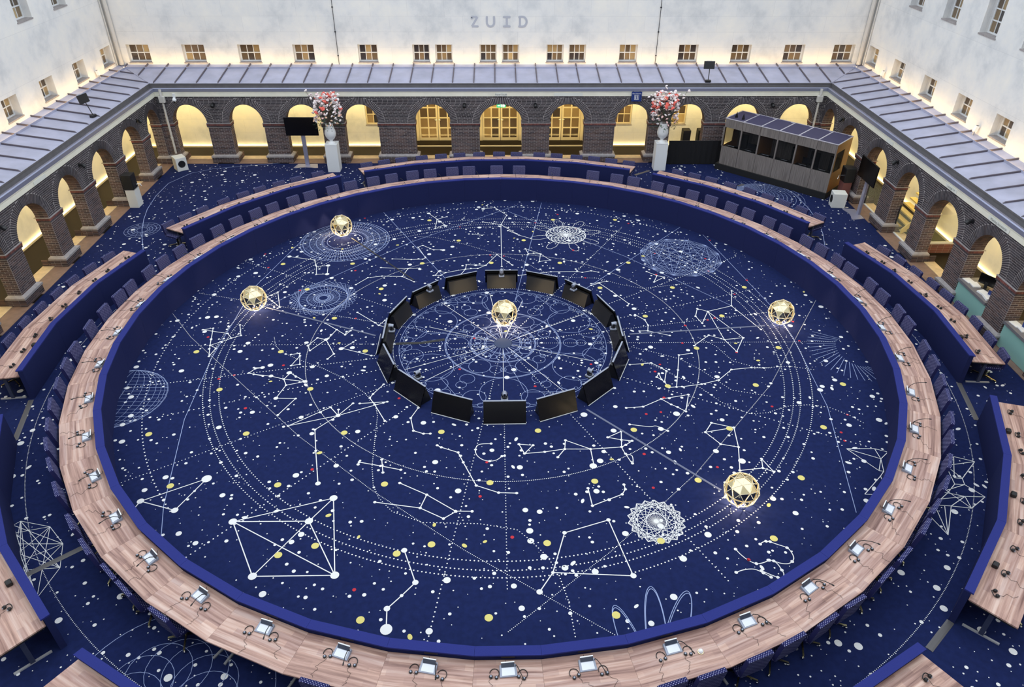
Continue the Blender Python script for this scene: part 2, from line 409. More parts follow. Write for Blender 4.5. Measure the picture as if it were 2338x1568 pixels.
        obj('impost_bricks', red, root, material='brick_red'); obj('impost_bricks', dk, root, material='brick_dark')
        a = .0 if u0 == umin else .10; b = .0 if u1 == umax else .10
        st = MB(); o2 = .12
        p = [(u0 - a * 1.2, -o2), (u1 + b * 1.2, -o2), (u1 + b * 1.2, TH + .05), (u0 - a * 1.2, TH + .05)]; q = [(u0, 0), (u1, 0), (u1, TH), (u0, TH)]
        st.hexa([T(x, y, .245) for x, y in p] + [T(x, y, .31) for x, y in p]); st.hexa([T(x, y, .31) for x, y in p] + [T(x, y, .36) for x, y in q])
        obj('plinth_stone', st, root, material='stone_grey')
        obj('plinth_core', MB().box(u0 - a + .01, u1 + b - .01, -.09, TH + .03, 0, .245, T), root, material='mortar')
        pb = MB(); z = 0.; k = 0
        while z + CH <= .25:
            u = u0 - a - (BL / 2 if k % 2 else 0)
            while u < u1 + b - .03:
                s, e = max(u, u0 - a), min(u + BL, u1 + b)
                if e - s > .03: pb.box(s + GAP / 2, e - GAP / 2, -.10, -.07, z + GAP / 2, z + CH - GAP / 2, T)
                u += BL
            for uu, sg, on in ((u0 - a, 1, a), (u1 + b, -1, b)):
                if on:
                    for i in range(4):
                        s = sorted((uu, uu + sg * .03)); w0 = -.1 + .83 * i / 4; pb.box(s[0], s[1], w0 + GAP / 2, w0 + .83 / 4 - GAP / 2, z + GAP / 2, z + CH - GAP / 2, T)
            z += CH; k += 1
        obj('plinth_bricks', pb, root, material='brick')
    for c, h in arches:
        if c + h > bricks_from: threshold(side, c - h - .11, c + h + .11)
    return root
arcade('back', BACK_ARCH, XL, XR, -99, (2, 3, 4, 5, 6, 7))
arcade('left', SIDE_ARCH, -14.6, YB - .001, -3., (6, 7, 8, 9, 10, 11))
arcade('right', SIDE_ARCH, -14.6, YB - .001, -3., (5, 6, 7, 8, 9, 10))

# ---- plastered walls behind and above, with window and door openings
def holed_wall(name, T, u0, u1, z0, z1, holes, depth, material):
    us = sorted({u0, u1, *[h[0] for h in holes], *[h[1] for h in holes]}); zs = sorted({z0, z1, *[h[2] for h in holes], *[h[3] for h in holes]})
    mb = MB()
    for a, b in zip(us, us[1:]):
        for c, d in zip(zs, zs[1:]):
            um, zm = (a + b) / 2, (c + d) / 2
            if any(h[0] < um < h[1] and h[2] < zm < h[3] for h in holes): continue
            mb.add([T(a, 0, c), T(b, 0, c), T(b, 0, d), T(a, 0, d)], [(0, 1, 2, 3)])
    for h in holes:
        a, b, c, d = h[:4]; dp = h[4] if len(h) > 4 else depth
        for q in ([T(a, 0, c), T(b, 0, c), T(b, dp, c), T(a, dp, c)], [T(a, 0, d), T(b, 0, d), T(b, dp, d), T(a, dp, d)], [T(a, 0, c), T(a, 0, d), T(a, dp, d), T(a, dp, c)], [T(b, 0, c), T(b, 0, d), T(b, dp, d), T(b, dp, c)]):
            mb.add(q, [(0, 1, 2, 3)])
    return struct(obj(name, mb, material=material))
TB = lambda u, w, z: (u, YW + w, z)
TL = lambda u, w, z: (XWL - w, u, z)
TR = lambda u, w, z: (XWR + w, u, z)
UW = [(-15.52, .85), (-13.16, .85), (-10.79, .83), (-8.45, .8), (-5.69, .74), (-3.39, .64), (-2.41, .64), (-.49, .64), (.48, .64), (2.41, .64), (3.38, .64), (5.6, .69), (8.22, .75), (10.54, .75), (12.86, .78), (15.04, .82)]
back_holes = [(c - w / 2 - .05, c + w / 2 + .05, 3.72, 4.45) for c, w in UW]
AW = [(-5.62, .95), (5.55, .95), (8.05, .95)]                # windows of the arcade's back wall
back_holes += [(c - w / 2, c + w / 2, .98, 2.25, .18) for c, w in AW]
DOORS = [(-2.88, 2.05), (.03, 1.95), (2.88, 2.05)]
door_holes = [(c - w / 2, c + w / 2, -.01, 2.55, .75) for c, w in DOORS]
holed_wall('wall_plaster_back', TB, XWL, XWR, -.01, WALL_TOP, back_holes + door_holes, .25, 'ashlar_x')
SW = [15.45, 13.08, 10.6, 8.17, 5.82, 3.4, 1.0, -1.4, -3.8]
side_holes = [(c - .46, c + .46, 3.80, 4.52) for c in SW] + [(c - .48, c + .48, 6.48, 8.0) for c in SW[1:]]
holed_wall('wall_plaster_left', TL, YFW, YW, -.01, WALL_TOP, side_holes, .32, 'ashlar_y')
holed_wall('wall_plaster_right', TR, YFW, YW, -.01, WALL_TOP, side_holes, .32, 'ashlar_y')
holed_wall('wall_plaster_front', lambda u, w, z: (u, YFW - w, z), XWL, XWR, -.01, WALL_TOP, [], .3, 'ashlar_x')
WN = [0]
def window(T, u0, u1, z0, z1, dp, nu=3, nz=2, framemat='frame_white', glass='window_glass'):
    WN[0] += 1; root = struct(obj('window_%d' % WN[0], None)); f = .055; mu = .03
    fr = MB(); fr.box(u0, u0 + f, dp - .05, dp, z0, z1, T).box(u1 - f, u1, dp - .05, dp, z0, z1, T).box(u0 + f, u1 - f, dp - .05, dp, z0, z0 + f, T).box(u0 + f, u1 - f, dp - .05, dp, z1 - f, z1, T)
    obj('window_frame', fr, root, material=framemat)
    a, b, c, d = u0 + f, u1 - f, z0 + f, z1 - f; mm = MB()
    for i in range(1, nu): x = a + (b - a) * i / nu; mm.box(x - mu / 2, x + mu / 2, dp - .04, dp - .005, c, d, T)
    for i in range(1, nz): y = c + (d - c) * i / nz; mm.box(a, b, dp - .045, dp - .005, y - mu / 2 - .004, y + mu / 2 + .004, T)
    obj('muntin', mm, root, material=framemat)
    for i in range(nu):
        for j in range(nz):
            obj('pane', MB().box(a + (b - a) * i / nu, a + (b - a) * (i + 1) / nu, dp - .02, dp - .012, c + (d - c) * j / nz, c + (d - c) * (j + 1) / nz, T), root, material=glass)
    obj('window_sill', MB().box(u0 - .03, u1 + .03, -.02, dp, z0 - .04, z0 + .006, T), root, material='stone_grey')
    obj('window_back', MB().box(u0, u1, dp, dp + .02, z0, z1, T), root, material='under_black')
    return root
for c, w in UW: window(TB, c - w / 2 - .05, c + w / 2 + .05, 3.72, 4.45, .25)
for c in SW[:5]:
    for T in (TL, TR): window(T, c - .46, c + .46, 3.80, 4.52, .32)
for c in SW[1:6]:
    for T in (TL, TR): window(T, c - .48, c + .48, 6.48, 8.0, .32, 3, 4)
for c in SW[5:]:
    for T in (TL, TR): window(T, c - .46, c + .46, 3.80, 4.52, .32)
for c, w in AW: window(TB, c - w / 2, c + w / 2, .98, 2.25, .18, 3, 3, 'door_cream')
# glazed double doors in the niches
for i, (c, w) in enumerate(DOORS):
    root = struct(obj('door_%d' % (i + 1), None)); y0, y1, zb = .68, .74, .02; lw = w / 2 - .14
    fr = MB().box(c - w / 2, c - w / 2 + .13, y0 - .04, y1, zb, 2.55, TB).box(c + w / 2 - .13, c + w / 2, y0 - .04, y1, zb, 2.55, TB).box(c - w / 2 + .13, c + w / 2 - .13, y0 - .04, y1, 2.1, 2.17, TB).box(c - w / 2 + .13, c + w / 2 - .13, y0 - .04, y1, 2.46, 2.55, TB)
    obj('door_frame', fr, root, material='door_cream'); obj('door_sill', MB().box(c - w / 2, c + w / 2, .0, .72, -.01, .015, TB), root, material='arcade_floor')
    for sg in (-1, 1):
        u0, u1 = (c - lw, c - .01) if sg < 0 else (c + .01, c + lw)
        leaf = MB(); s = .08; a, b, z0, z1 = u0 + s, u1 - s, zb + .13, 2.02
        leaf.box(u0, a, y0, y1, zb, 2.1, TB).box(b, u1, y0, y1, zb, 2.1, TB).box(a, b, y0, y1, zb, z0, TB).box(a, b, y0, y1, z1, 2.1, TB).box((a + b) / 2 - .03, (a + b) / 2 + .03, y0 + .002, y1, z0, z1, TB)
        for k in range(1, 4): zz = z0 + (z1 - z0) * k / 4; leaf.box(a, b, y0 + .005, y1, zz - .03, zz + .03, TB)
        lf = obj('door_leaf', leaf, root, material='door_cream')
        for k in range(4):
            for j in range(2):
                x0 = a + (b - a) * j / 2; obj('pane', MB().box(x0, x0 + (b - a) / 2, y0 + .03, y0 + .04, z0 + (z1 - z0) * k / 4, z0 + (z1 - z0) * (k + 1) / 4, TB), lf, material='window_glass')
        hx = c + sg * .05; obj('door_handle', MB().tube([TB(hx, y0 - .005, 1.0), TB(hx, y0 - .05, 1.0), TB(hx + sg * .09, y0 - .05, 1.0)], .011), lf, material='chrome')
    obj('transom_glass', MB().box(c - w / 2 + .13, c + w / 2 - .13, y0 + .02, y0 + .03, 2.17, 2.46, TB), root, material='window_glass')
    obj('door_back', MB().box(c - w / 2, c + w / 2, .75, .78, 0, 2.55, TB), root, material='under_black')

# ---- arcade ceilings, eaves, gutters, roofs
struct(obj('ceiling', MB().box(XL - WD, XR + WD, YB + TH - .02, YB + WD, ZT + .02, ZT + .12).box(XL - WD, XL - TH + .02, YFW, YB + TH - .02, ZT + .02, ZT + .12).box(XR + TH - .02, XR + WD, YFW, YB + TH - .02, ZT + .02, ZT + .12), material='ashlar_x'))
def extrude(side, prof, name, material):
    """a moulding of (w, z) points run along one side, mitred in the corners"""
    T = SIDES[side]; mb = MB(); n = len(prof)
    if side == 'back': e = lambda w: (XL - w, XR + w)
    else: e = lambda w: (YFW, YB + w)
    A = [T(e(w)[0], w, z) for w, z in prof]; B_ = [T(e(w)[1], w, z) for w, z in prof]
    mb.add(A + B_, [tuple(range(n)), tuple(range(n, 2 * n))] + [(i, (i + 1) % n, n + (i + 1) % n, n + i) for i in range(n)])
    return struct(obj(name, mb, material=material))
tn = 0
for s in ('back', 'left', 'right'):
    for prof, m_ in (([(-.05, ZT), (.25, ZT), (.25, 3.05), (-.06, 3.05), (-.06, 3.02), (-.05, 3.0)], 'cream_paint'),
                     ([(-.075, 3.06), (-.02, 3.06), (-.02, 3.18), (-.045, 3.205), (-.075, 3.18)], 'gutter_metal'),
                     ([(-.02, 3.05), (.16, 3.05), (.16, 3.14), (-.02, 3.14)], 'trough_zinc'),
                     ([(.14, 3.04), (.2, 3.04), (.2, 3.325), (.12, 3.345), (.12, 3.30), (.14, 3.29)], 'roof_edge')):
        tn += 1; extrude(s, prof, 'trim_%d' % tn, m_)
WE, ZE, WTOP, ZTOP = .13, 3.345, WD, 3.63
def clip(poly, f):
    out = []
    for i, p in enumerate(poly):
        q = poly[(i + 1) % len(poly)]; a, b = f(*p), f(*q)
        if a >= 0: out.append(p)
        if a * b < 0: t = a / (a - b); out.append((p[0] + (q[0] - p[0]) * t, p[1] + (q[1] - p[1]) * t))
    return out
def roof(side, seams, lims):
    T = SIDES[side]; root = struct(obj('roof_' + side, None)); zz = lambda w: ZE + (ZTOP - ZE) * (w - WE) / (WTOP - WE)
    us = seams
    for a, b in zip(us, us[1:]):
        poly = [(a, WE), (b, WE), (b, WTOP), (a, WTOP)]
        for f in lims: poly = clip(poly, f) if poly else poly
        if len(poly) < 3: continue
        n = len(poly); mb = MB(); mb.add([T(u, w, zz(w)) for u, w in poly] + [T(u, w, zz(w) - .03) for u, w in poly], [tuple(range(n)), tuple(range(n, 2 * n))] + [(i, (i + 1) % n, n + (i + 1) % n, n + i) for i in range(n)])
        obj('roof_panel', mb, root, material='zinc')
    for u in us:
        w0, w1 = WE + .03, WTOP
        ws = [WE + .02 + (WTOP - WE - .02) * i / 60 for i in range(61)]; ok = [w for w in ws if all(f(u, w) >= 0 for f in lims)]
        if len(ok) < 6: continue
        w0, w1 = ok[0], ok[-1]; h = .055; e = .02
        obj('roof_batten', MB().hexa([T(u - e, w0, zz(w0)), T(u + e, w0, zz(w0)), T(u + e, w1, zz(w1)), T(u - e, w1, zz(w1)), T(u - e, w0 + .07, zz(w0) + h), T(u + e, w0 + .07, zz(w0) + h), T(u + e, w1, zz(w1) + h), T(u - e, w1, zz(w1) + h)]), root, material='zinc_batten')
    return root
roof('back', [-17.02 + .885 * i for i in range(39)], [lambda u, w: u - (XL - w), lambda u, w: (XR + w) - u])
roof('left', [16.2 - .9 * i for i in range(36)][::-1], [lambda u, w: (YB + w) - u])
roof('right', [16.1 - .89 * i for i in range(36)][::-1], [lambda u, w: (YB + w) - u])
zr = lambda w: ZE + (ZTOP - ZE) * (w - WE) / (WTOP - WE)
for sx, X in ((-1, XL), (1, XR)):
    a, b = WE, WTOP; tn += 1
    struct(obj('trim_%d' % tn, MB().tube([(X + sx * a, YB + a, zr(a) + .01), (X + sx * b, YB + b, zr(b) + .01)], .022, 6), material='zinc'))
# light strips: a tilted wall washer on the roof, a recessed strip at the foot of the arcade wall, one above the arches inside
SB, SL, SR = SIDES['back'], SIDES['left'], SIDES['right']
def prism_w(T, u0, u1, sec):
    n = len(sec); mb = MB(); return mb.add([T(u0, w, z) for w, z in sec] + [T(u1, w, z) for w, z in sec], [tuple(range(n)), tuple(range(n, 2 * n))] + [(i, (i + 1) % n, n + (i + 1) % n, n + i) for i in range(n)])
for s, T, u0, u1 in (('back', SB, XL - WD + .35, XR + WD - .35), ('left', SL, -14., YB + WD - .35), ('right', SR, -14., YB + WD - .35)):
    d = {'back': 'below the ZUID lettering', 'left': 'by the loudspeaker block', 'right': 'by the reception desks'}[s]
    w0 = WD - .45; zb = zr(w0)
    t = thing('wall_washer', 'long warm wall washer on the zinc roof ' + d, 'light strip', (0, 0, 0), 0, 'linear wall washers on the roofs')
    obj('housing', prism_w(T, u0, u1, [(w0, zb), (w0 + .10, zb + .012), (w0 + .012, zb + .08), (w0, zb + .08)]), t, material='zinc')
    obj('diffuser', MB().add([T(u0, w0 + .101, zb + .016), T(u1, w0 + .101, zb + .016), T(u1, w0 + .022, zb + .071), T(u0, w0 + .022, zb + .071)], [(0, 1, 2, 3)]), t, material='led_roof')
    t = thing('floor_light', 'recessed warm light strip at the arcade wall foot ' + d, 'light strip', (0, 0, 0), 0, 'light strips of the arcades')
    obj('kerb', MB().box(u0, u1, WD - .11, WD - .08, -.01, .05, T), t, material='door_cream'); obj('diffuser', MB().box(u0, u1, WD - .055, WD - .03, -.01, .004, T), t, material='led_floor')
    t = thing('cove_light', 'warm cove light above the arches inside the arcade ' + d, 'light strip', (0, 0, 0), 0, 'light strips of the arcades')
    obj('diffuser', MB().add([T(u0, TH + .03, 2.86), T(u1, TH + .03, 2.86), T(u1, TH + .03, 2.76), T(u0, TH + .03, 2.76)], [(0, 1, 2, 3)]), t, material='led_warm'); obj('housing', MB().box(u0, u1, TH + .005, TH + .027, 2.75, 2.87, T), t, material='door_cream')
# ---------------------------------------------------------------- the star-map print on the carpet
CONS= [[(-0.68,9.17),(-0.24,9.3),(0.22,8.59),(-0.01,7.76),(-0.68,8.0)],[(-0.01,7.76),(0.56,6.98)],[(-0.01,7.76),(0.0,4.52)],[(-2.74,8.77),(-2.39,8.25),(-2.04,8.47)],[(-2.39,8.25),(-2.41,7.43),(-2.09,7.77),(-2.39,8.25)],[(-1.03,6.97),(-0.69,6.88)],[(-2.09,5.75),(-2.34,5.75),(-2.75,6.1),(-2.9,5.96),(-2.58,5.17),(-2.67,5.07),(-3.05,5.05),(-3.69,5.1)],[(-4.0,4.49),(-3.1,4.4),(-2.73,4.43)],[(-3.1,4.4),(-3.23,3.87),(-3.89,3.91),(-4.33,3.81),(-4.65,3.36)],[(-3.23,3.87),(-2.81,3.52)],[(-7.2,5.3),(-6.3,5.05),(-6.14,4.59),(-5.77,4.65),(-5.69,4.06),(-6.04,4.05),(-6.14,4.59)],[(-2.07,4.22),(-2.16,3.95),(-1.99,3.94),(-1.84,4.12),(-2.07,4.22)],[(-1.84,4.12),(-1.2,4.35),(-0.8,4.39),(-0.53,4.61),(-0.16,5.37),(0.36,4.61)],[(-1.2,4.35),(-1.18,4.65),(-0.53,4.61)],[(-1.2,4.35),(-1.34,4.0)],[(-4.34,1.69),(-3.74,1.11),(-3.61,0.97),(-3.46,1.24)],[(-3.61,0.97),(-3.44,0.89)],[(-5.18,1.1),(-4.79,0.75),(-4.5,0.48),(-4.38,0.69),(-4.49,0.65),(-4.5,0.48)],[(-4.79,0.75),(-4.95,0.3)],[(-7.28,2.63),(-7.01,2.92),(-6.73,2.01),(-7.28,2.63)],[(0.25,7.26),(0.63,6.88),(1.06,6.59)],[(0.83,5.8),(0.92,5.42),(1.33,5.41),(1.27,4.86),(1.64,4.96),(1.33,5.41)],[(0.83,5.8),(1.34,5.41)],[(0.21,4.84),(0.34,4.63)],[(0.53,3.9),(1.61,4.14),(2.48,4.15),(2.64,4.09),(2.94,4.19),(3.17,4.1)],[(2.48,4.15),(2.44,4.32)],[(4.76,4.12),(5.05,3.84),(5.27,3.74),(4.88,3.42),(5.05,3.84)],[(2.85,3.34),(3.37,3.48)],[(2.84,3.23),(3.11,3.37),(3.44,2.85),(3.87,2.09),(3.81,1.97)],[(3.96,1.46),(4.2,1.17),(4.25,0.88),(4.19,0.58),(3.95,0.57)],[(4.19,0.58),(4.78,0.33)],[(7.23,2.83),(6.98,1.93),(6.18,1.62),(5.9,1.78),(5.75,1.35),(5.86,0.96),(6.18,1.62),(6.86,0.19)],[(6.98,1.93),(7.49,0.61)],[(6.18,1.62),(6.29,0.1),(6.86,0.19)],[(6.29,0.1),(5.9,0.33),(5.36,-0.19)],[(6.29,0.1),(6.48,-0.5),(6.84,0.18)],[(3.42,-1.07),(4.01,-1.0),(4.25,-1.23),(4.35,-1.37),(4.21,-1.85),(4.15,-1.74),(4.13,-1.48),(4.04,-1.64),(4.15,-1.74)],[(4.21,-1.85),(4.28,-2.09),(4.48,-2.07),(4.63,-2.06),(5.16,-1.96),(5.65,-1.79),(6.11,-1.33),(6.67,-1.25),(7.0,-1.27)],[(4.48,-2.07),(4.67,-1.33),(4.84,-0.64),(5.21,-0.56)],[(3.05,-2.9),(3.48,-2.86),(3.99,-2.56),(4.72,-2.39),(4.51,-3.06),(4.34,-2.89),(4.2,-2.78),(3.99,-2.56)],[(3.04,-3.53),(3.5,-3.62),(3.68,-3.6),(3.92,-3.78)],[(5.04,-3.5),(5.54,-3.68),(4.81,-3.84),(5.04,-3.5)],[(4.81,-3.84),(5.07,-4.26),(5.46,-4.37),(5.54,-3.68)],[(5.46,-4.37),(5.28,-5.14),(5.82,-5.07),(5.88,-4.77),(6.03,-5.19),(5.82,-5.07)],[(0.34,-4.2),(0.67,-4.24),(0.46,-4.52),(0.34,-4.2)],[(0.46,-4.52),(0.93,-4.47),(1.4,-4.38),(1.44,-4.08),(2.0,-4.39),(1.4,-4.38)],[(1.4,-4.38),(1.22,-4.65)],[(2.0,-4.39),(2.02,-4.95)],[(2.0,-4.39),(2.73,-4.33),(2.8,-3.78),(2.45,-3.99),(2.76,-4.08),(3.01,-4.12),(2.84,-4.26),(2.73,-4.33)],[(2.73,-4.33),(2.79,-4.56),(2.93,-4.63),(2.9,-4.88),(2.79,-4.56)],[(1.81,-5.64),(1.85,-6.15),(2.53,-5.83),(2.62,-5.68),(2.61,-5.54)],[(-6.67,-1.08),(-6.44,-1.08)],[(-5.82,-0.48),(-5.6,-0.43),(-5.56,-0.55),(-5.7,-1.0),(-5.48,-0.94),(-5.56,-0.55)],[(-4.21,0.11),(-4.46,-0.2),(-3.61,-0.56)],[(-5.45,-0.06),(-5.26,0.33),(-5.0,0.24),(-5.34,-0.3),(-5.45,-0.06)],[(-5.0,0.24),(-4.65,-0.47),(-4.78,-0.7)],[(-6.59,-1.38),(-6.12,-1.46),(-5.75,-1.6),(-5.64,-1.33),(-5.17,-1.71),(-5.75,-1.6),(-5.63,-1.86),(-5.17,-1.71)],[(-5.63,-1.86),(-5.76,-2.4),(-5.26,-2.42),(-5.55,-3.06)],[(-3.11,-1.86),(-3.33,-2.26),(-3.39,-2.42),(-3.23,-2.69),(-2.9,-3.32)],[(-3.61,-2.64),(-2.93,-2.58),(-4.07,-3.1),(-5.2,-3.47),(-4.31,-2.78),(-4.07,-3.1),(-4.1,-2.87)],[(-4.07,-3.1),(-3.78,-2.63)],[(-4.07,-3.1),(-4.53,-3.62),(-4.36,-4.36),(-4.1,-5.41)],[(-2.13,-2.83),(-2.28,-3.22),(-2.17,-3.69),(-1.92,-3.8),(-1.76,-3.8)],[(-3.3,-4.75),(-2.8,-4.88),(-2.33,-5.01)],[(-2.8,-4.67),(-2.72,-5.09)],[(-1.57,-4.21),(-1.47,-4.28),(-1.07,-4.46),(-0.94,-4.79),(-0.63,-5.52),(-0.14,-5.74),(0.25,-5.76)],[(-0.31,-4.17),(-0.53,-4.18),(-0.63,-4.23),(-0.67,-4.37),(-0.64,-4.55),(-0.51,-4.7),(-0.34,-4.76),(-0.18,-4.72),(-0.06,-4.6)],[(-2.31,-5.42),(-1.69,-5.78),(-1.05,-6.26),(-0.7,-6.27)],[(-1.69,-5.78),(-1.8,-6.16),(-2.78,-5.98)],[(-1.8,-6.16),(-1.29,-6.46),(-1.04,-6.27)],[(-2.02,-7.28),(-1.73,-8.05),(-1.96,-8.34),(-2.2,-8.62),(-2.16,-9.05)],[(2.14,-6.55),(1.2,-6.88),(0.9,-7.86),(0.62,-8.3)],[(0.9,-7.86),(2.44,-7.96),(2.14,-6.55)],[(4.58,-7.35),(4.65,-7.49),(4.76,-7.63),(4.89,-7.71),(5.03,-7.69),(5.17,-7.63)],[(5.11,-7.23),(5.18,-7.18),(5.26,-7.16),(5.33,-7.17)],[(4.44,-7.91),(4.61,-7.85),(4.81,-7.84),(4.96,-7.93),(5.08,-8.03)],[(5.15,-7.63),(5.25,-7.65),(5.31,-7.74),(5.34,-7.87),(5.35,-7.96),(5.3,-8.04),(5.21,-8.04),(4.94,-7.88)],[(5.25,-7.16),(5.33,-7.18),(5.45,-7.24),(5.62,-7.33),(5.67,-7.45),(5.67,-7.58),(5.61,-7.67),(5.51,-7.72),(5.38,-7.71),(5.25,-7.65)],[(-6.58,-5.23),(-7.77,-5.88),(-6.95,-6.15),(-6.58,-5.23)],[(-7.77,-5.88),(-7.82,-6.08)],[(-8.25,0.31),(-8.18,0.0),(-8.04,-0.54),(-7.97,-0.15),(-8.18,0.0),(-7.92,0.17),(-7.69,0.35)],[(-6.74,-1.32),(-6.62,-1.13),(-6.45,-1.09)],[(-6.74,-1.32),(-6.33,-1.46)],[(-8.64,0.79),(-8.37,0.87),(-8.24,0.28)],[(-8.64,0.79),(-7.87,0.59),(-7.69,0.35),(-7.46,0.48),(-7.65,1.04)],[(-3.68,-5.85),(-5.64,-6.48)],[(-3.68,-5.85),(-4.07,-6.49)],[(-3.68,-5.85),(-3.29,-7.86)],[(-5.64,-6.48),(-4.07,-6.49)],[(-5.64,-6.48),(-4.86,-7.86)],[(-5.64,-6.48),(-3.29,-7.86)],[(-4.86,-7.86),(-4.07,-6.49)],[(-4.86,-7.86),(-3.29,-7.86)],[(-4.07,-6.49),(-3.29,-7.86)]]
BIG= [(-3.68,-5.85,0.085),(-5.64,-6.48,0.085),(-4.86,-7.86,0.085),(-3.29,-7.86,0.085),(-4.07,-6.49,0.085),(-6.58,-5.23,0.11),(-7.77,-5.88,0.075),(-6.95,-6.15,0.075),(-2.16,-9.05,0.11),(-2.02,-7.28,0.06),(-1.73,-8.05,0.06),(-2.2,-8.62,0.06),(-1.39,-9.1,0.065),(0.62,-8.3,0.06),(2.44,-7.96,0.06),(1.2,-6.88,0.045),(2.14,-6.55,0.045),(-3.8,-4.86,0.06),(-5.76,-2.4,0.06),(-6.12,-1.46,0.06),(-5.17,-1.71,0.06),(-4.96,-3.16,0.06),(-4.1,-5.41,0.06),(-6.44,-1.08,0.06),(-5.0,0.24,0.06),(-4.07,-3.1,0.06),(-2.65,-3.17,0.06),(-2.74,8.77,0.07),(-0.68,9.17,0.07),(-7.2,5.3,0.07),(-5.69,4.06,0.07),(-5.77,4.65,0.07),(2.0,-4.95,0.085),(5.41,-4.84,0.085),(1.97,-3.15,0.085),(4.26,-3.15,0.085)]
YEL= [(-3.81,-7.14),(-1.49,-7.14),(-2.65,-8.85),(-0.33,-8.84),(-4.49,-7.36),(-2.16,-7.36),(0.83,-7.14),(1.99,-8.82),(3.13,-7.12),(-6.13,-0.34),(-3.81,-0.34),(-4.97,-2.03),(-3.81,-3.74),(-1.5,-3.74),(-4.97,-5.44),(-2.64,-5.45),(-0.33,-5.44),(0.81,-3.73),(3.11,-3.73),(1.98,-5.43),(4.26,-2.03),(6.56,-2.02),(5.4,-0.32),(4.27,-5.43),(5.42,-3.72),(-8.45,-0.32),(-7.29,-2.03),(-6.13,-3.74),(-7.3,-5.44),(-8.43,-3.73),(7.7,-0.32),(8.85,-2.01),(7.71,-3.7),(6.58,-5.39),(5.43,-7.09),(-2.67,8.15),(-1.51,6.46),(-4.98,4.77),(-7.29,4.77),(-3.81,3.08),(-6.13,3.08),(-4.97,1.37),(-2.66,4.77),(-0.35,4.78),(0.79,6.46),(1.95,4.75),(3.1,3.07),(5.4,3.06),(4.25,4.74),(7.69,3.05),(4.25,1.37),(6.54,1.36),(4.26,8.13),(1.94,8.16)]
CHORDS= [[(-9.82,1.68),(-8.85,0.41),(-4.84,-3.87),(-2.82,-5.69),(-0.83,-7.29),(1.91,-9.22)],[(0.02,-9.13),(2.14,-7.32),(4.28,-5.21),(6.96,-2.0),(9.69,2.24)],[(-6.96,-6.89),(-7.23,-6.02),(-7.78,-3.19),(-7.94,-0.65),(-7.83,3.2),(-6.89,7.16)],[(7.26,6.87),(8.19,1.92),(8.28,0.19),(8.1,-2.92),(7.39,-6.42)],[(-4.46,8.88),(-1.78,3.64)],[(1.59,9.73),(0.38,2.22)],[(-7.44,1.78),(-3.17,6.37),(0.62,9.51)],[(0.27,8.93),(4.21,5.2),(6.99,1.93)],[(6.57,7.48),(4.88,5.57),(2.44,2.79)]]
WAVY= [[(-6.49,0.38),(-6.36,-0.02),(-6.13,-0.34),(-5.55,-0.73),(-4.87,-1.1),(-4.22,-1.56),(-3.57,-2.19),(-3.21,-2.69),(-3.1,-3.13),(-3.05,-3.95),(-2.99,-4.9),(-2.88,-5.49),(-2.71,-5.86),(-2.38,-6.25),(-1.72,-6.56),(-0.55,-6.61),(0.23,-6.78),(0.46,-7.02),(0.82,-7.48),(1.01,-7.91),(1.15,-8.52),(1.21,-9.29)],[(3.6,-0.23),(4.33,-0.57),(4.8,-0.81),(5.25,-1.28),(5.88,-2.22),(6.81,-2.49)],[(5.57,0.23),(5.97,-0.23),(6.25,-0.94),(6.78,-1.23),(7.19,-1.27),(6.93,-1.27),(7.71,-1.2),(8.38,-1.38)],[(3.64,-0.77),(4.33,-1.37),(5.07,-2.07),(5.49,-2.72),(6.07,-3.17),(6.61,-3.13),(6.57,-3.11),(7.15,-2.88),(7.65,-2.84),(8.12,-2.94),(8.51,-3.25),(8.77,-3.59)],[(-2.97,6.78),(-2.41,6.73),(-1.79,6.41),(-1.31,6.19),(-0.79,5.84),(-0.2,5.49),(0.51,4.99),(0.71,4.91),(1.14,4.35),(1.66,3.89),(2.38,3.73),(3.11,3.69),(3.78,3.28),(4.46,3.02),(6.11,3.36)]]
ARCS= [[(-12.33,5.83),(-12.73,6.75),(-13.02,7.48),(-13.3,8.35),(-13.53,9.27),(-13.69,10.57),(-13.67,11.85),(-13.13,12.97),(-12.34,13.48),(-11.07,13.79),(-9.65,14.15)],[(11.36,5.97),(11.63,6.87),(11.82,7.81),(11.91,9.14),(11.83,10.46),(11.61,11.16)]]
CRYS= [[(10.33,-4.76),(10.73,-4.93),(10.0,-5.05),(10.33,-4.76),(9.99,-5.44),(10.16,-5.46),(10.73,-4.93)],[(10.0,-5.05),(10.16,-5.46),(10.11,-5.65),(9.9,-5.63),(10.0,-5.05)],[(9.9,-5.63),(9.61,-5.89),(9.45,-5.87),(10.11,-5.65)],[(10.11,-5.65),(10.36,-6.02),(9.93,-6.0),(9.61,-5.89)],[(10.36,-6.02),(9.89,-6.34),(9.49,-6.27),(9.15,-6.23),(9.61,-5.89)],[(9.93,-6.0),(9.89,-6.34),(9.56,-5.71)],[(9.49,-6.27),(9.93,-6.0),(9.35,-6.07)],[(7.96,-4.46),(8.62,-4.47),(8.88,-4.59),(8.62,-4.81),(7.96,-4.46),(8.41,-5.19),(8.62,-4.81)],[(8.62,-4.47),(8.62,-4.81),(8.51,-5.21),(8.41,-5.19)],[(8.51,-5.21),(8.37,-5.36),(7.79,-5.9),(8.12,-5.92)],[(7.79,-5.9),(8.37,-5.36),(8.34,-5.59)],[(9.02,-7.05),(9.15,-6.23)],[(9.02,-7.05),(9.49,-6.27)],[(9.02,-7.05),(9.35,-6.27)],[(9.02,-7.05),(8.88,-6.48)],[(9.02,-7.05),(9.12,-6.42)]]
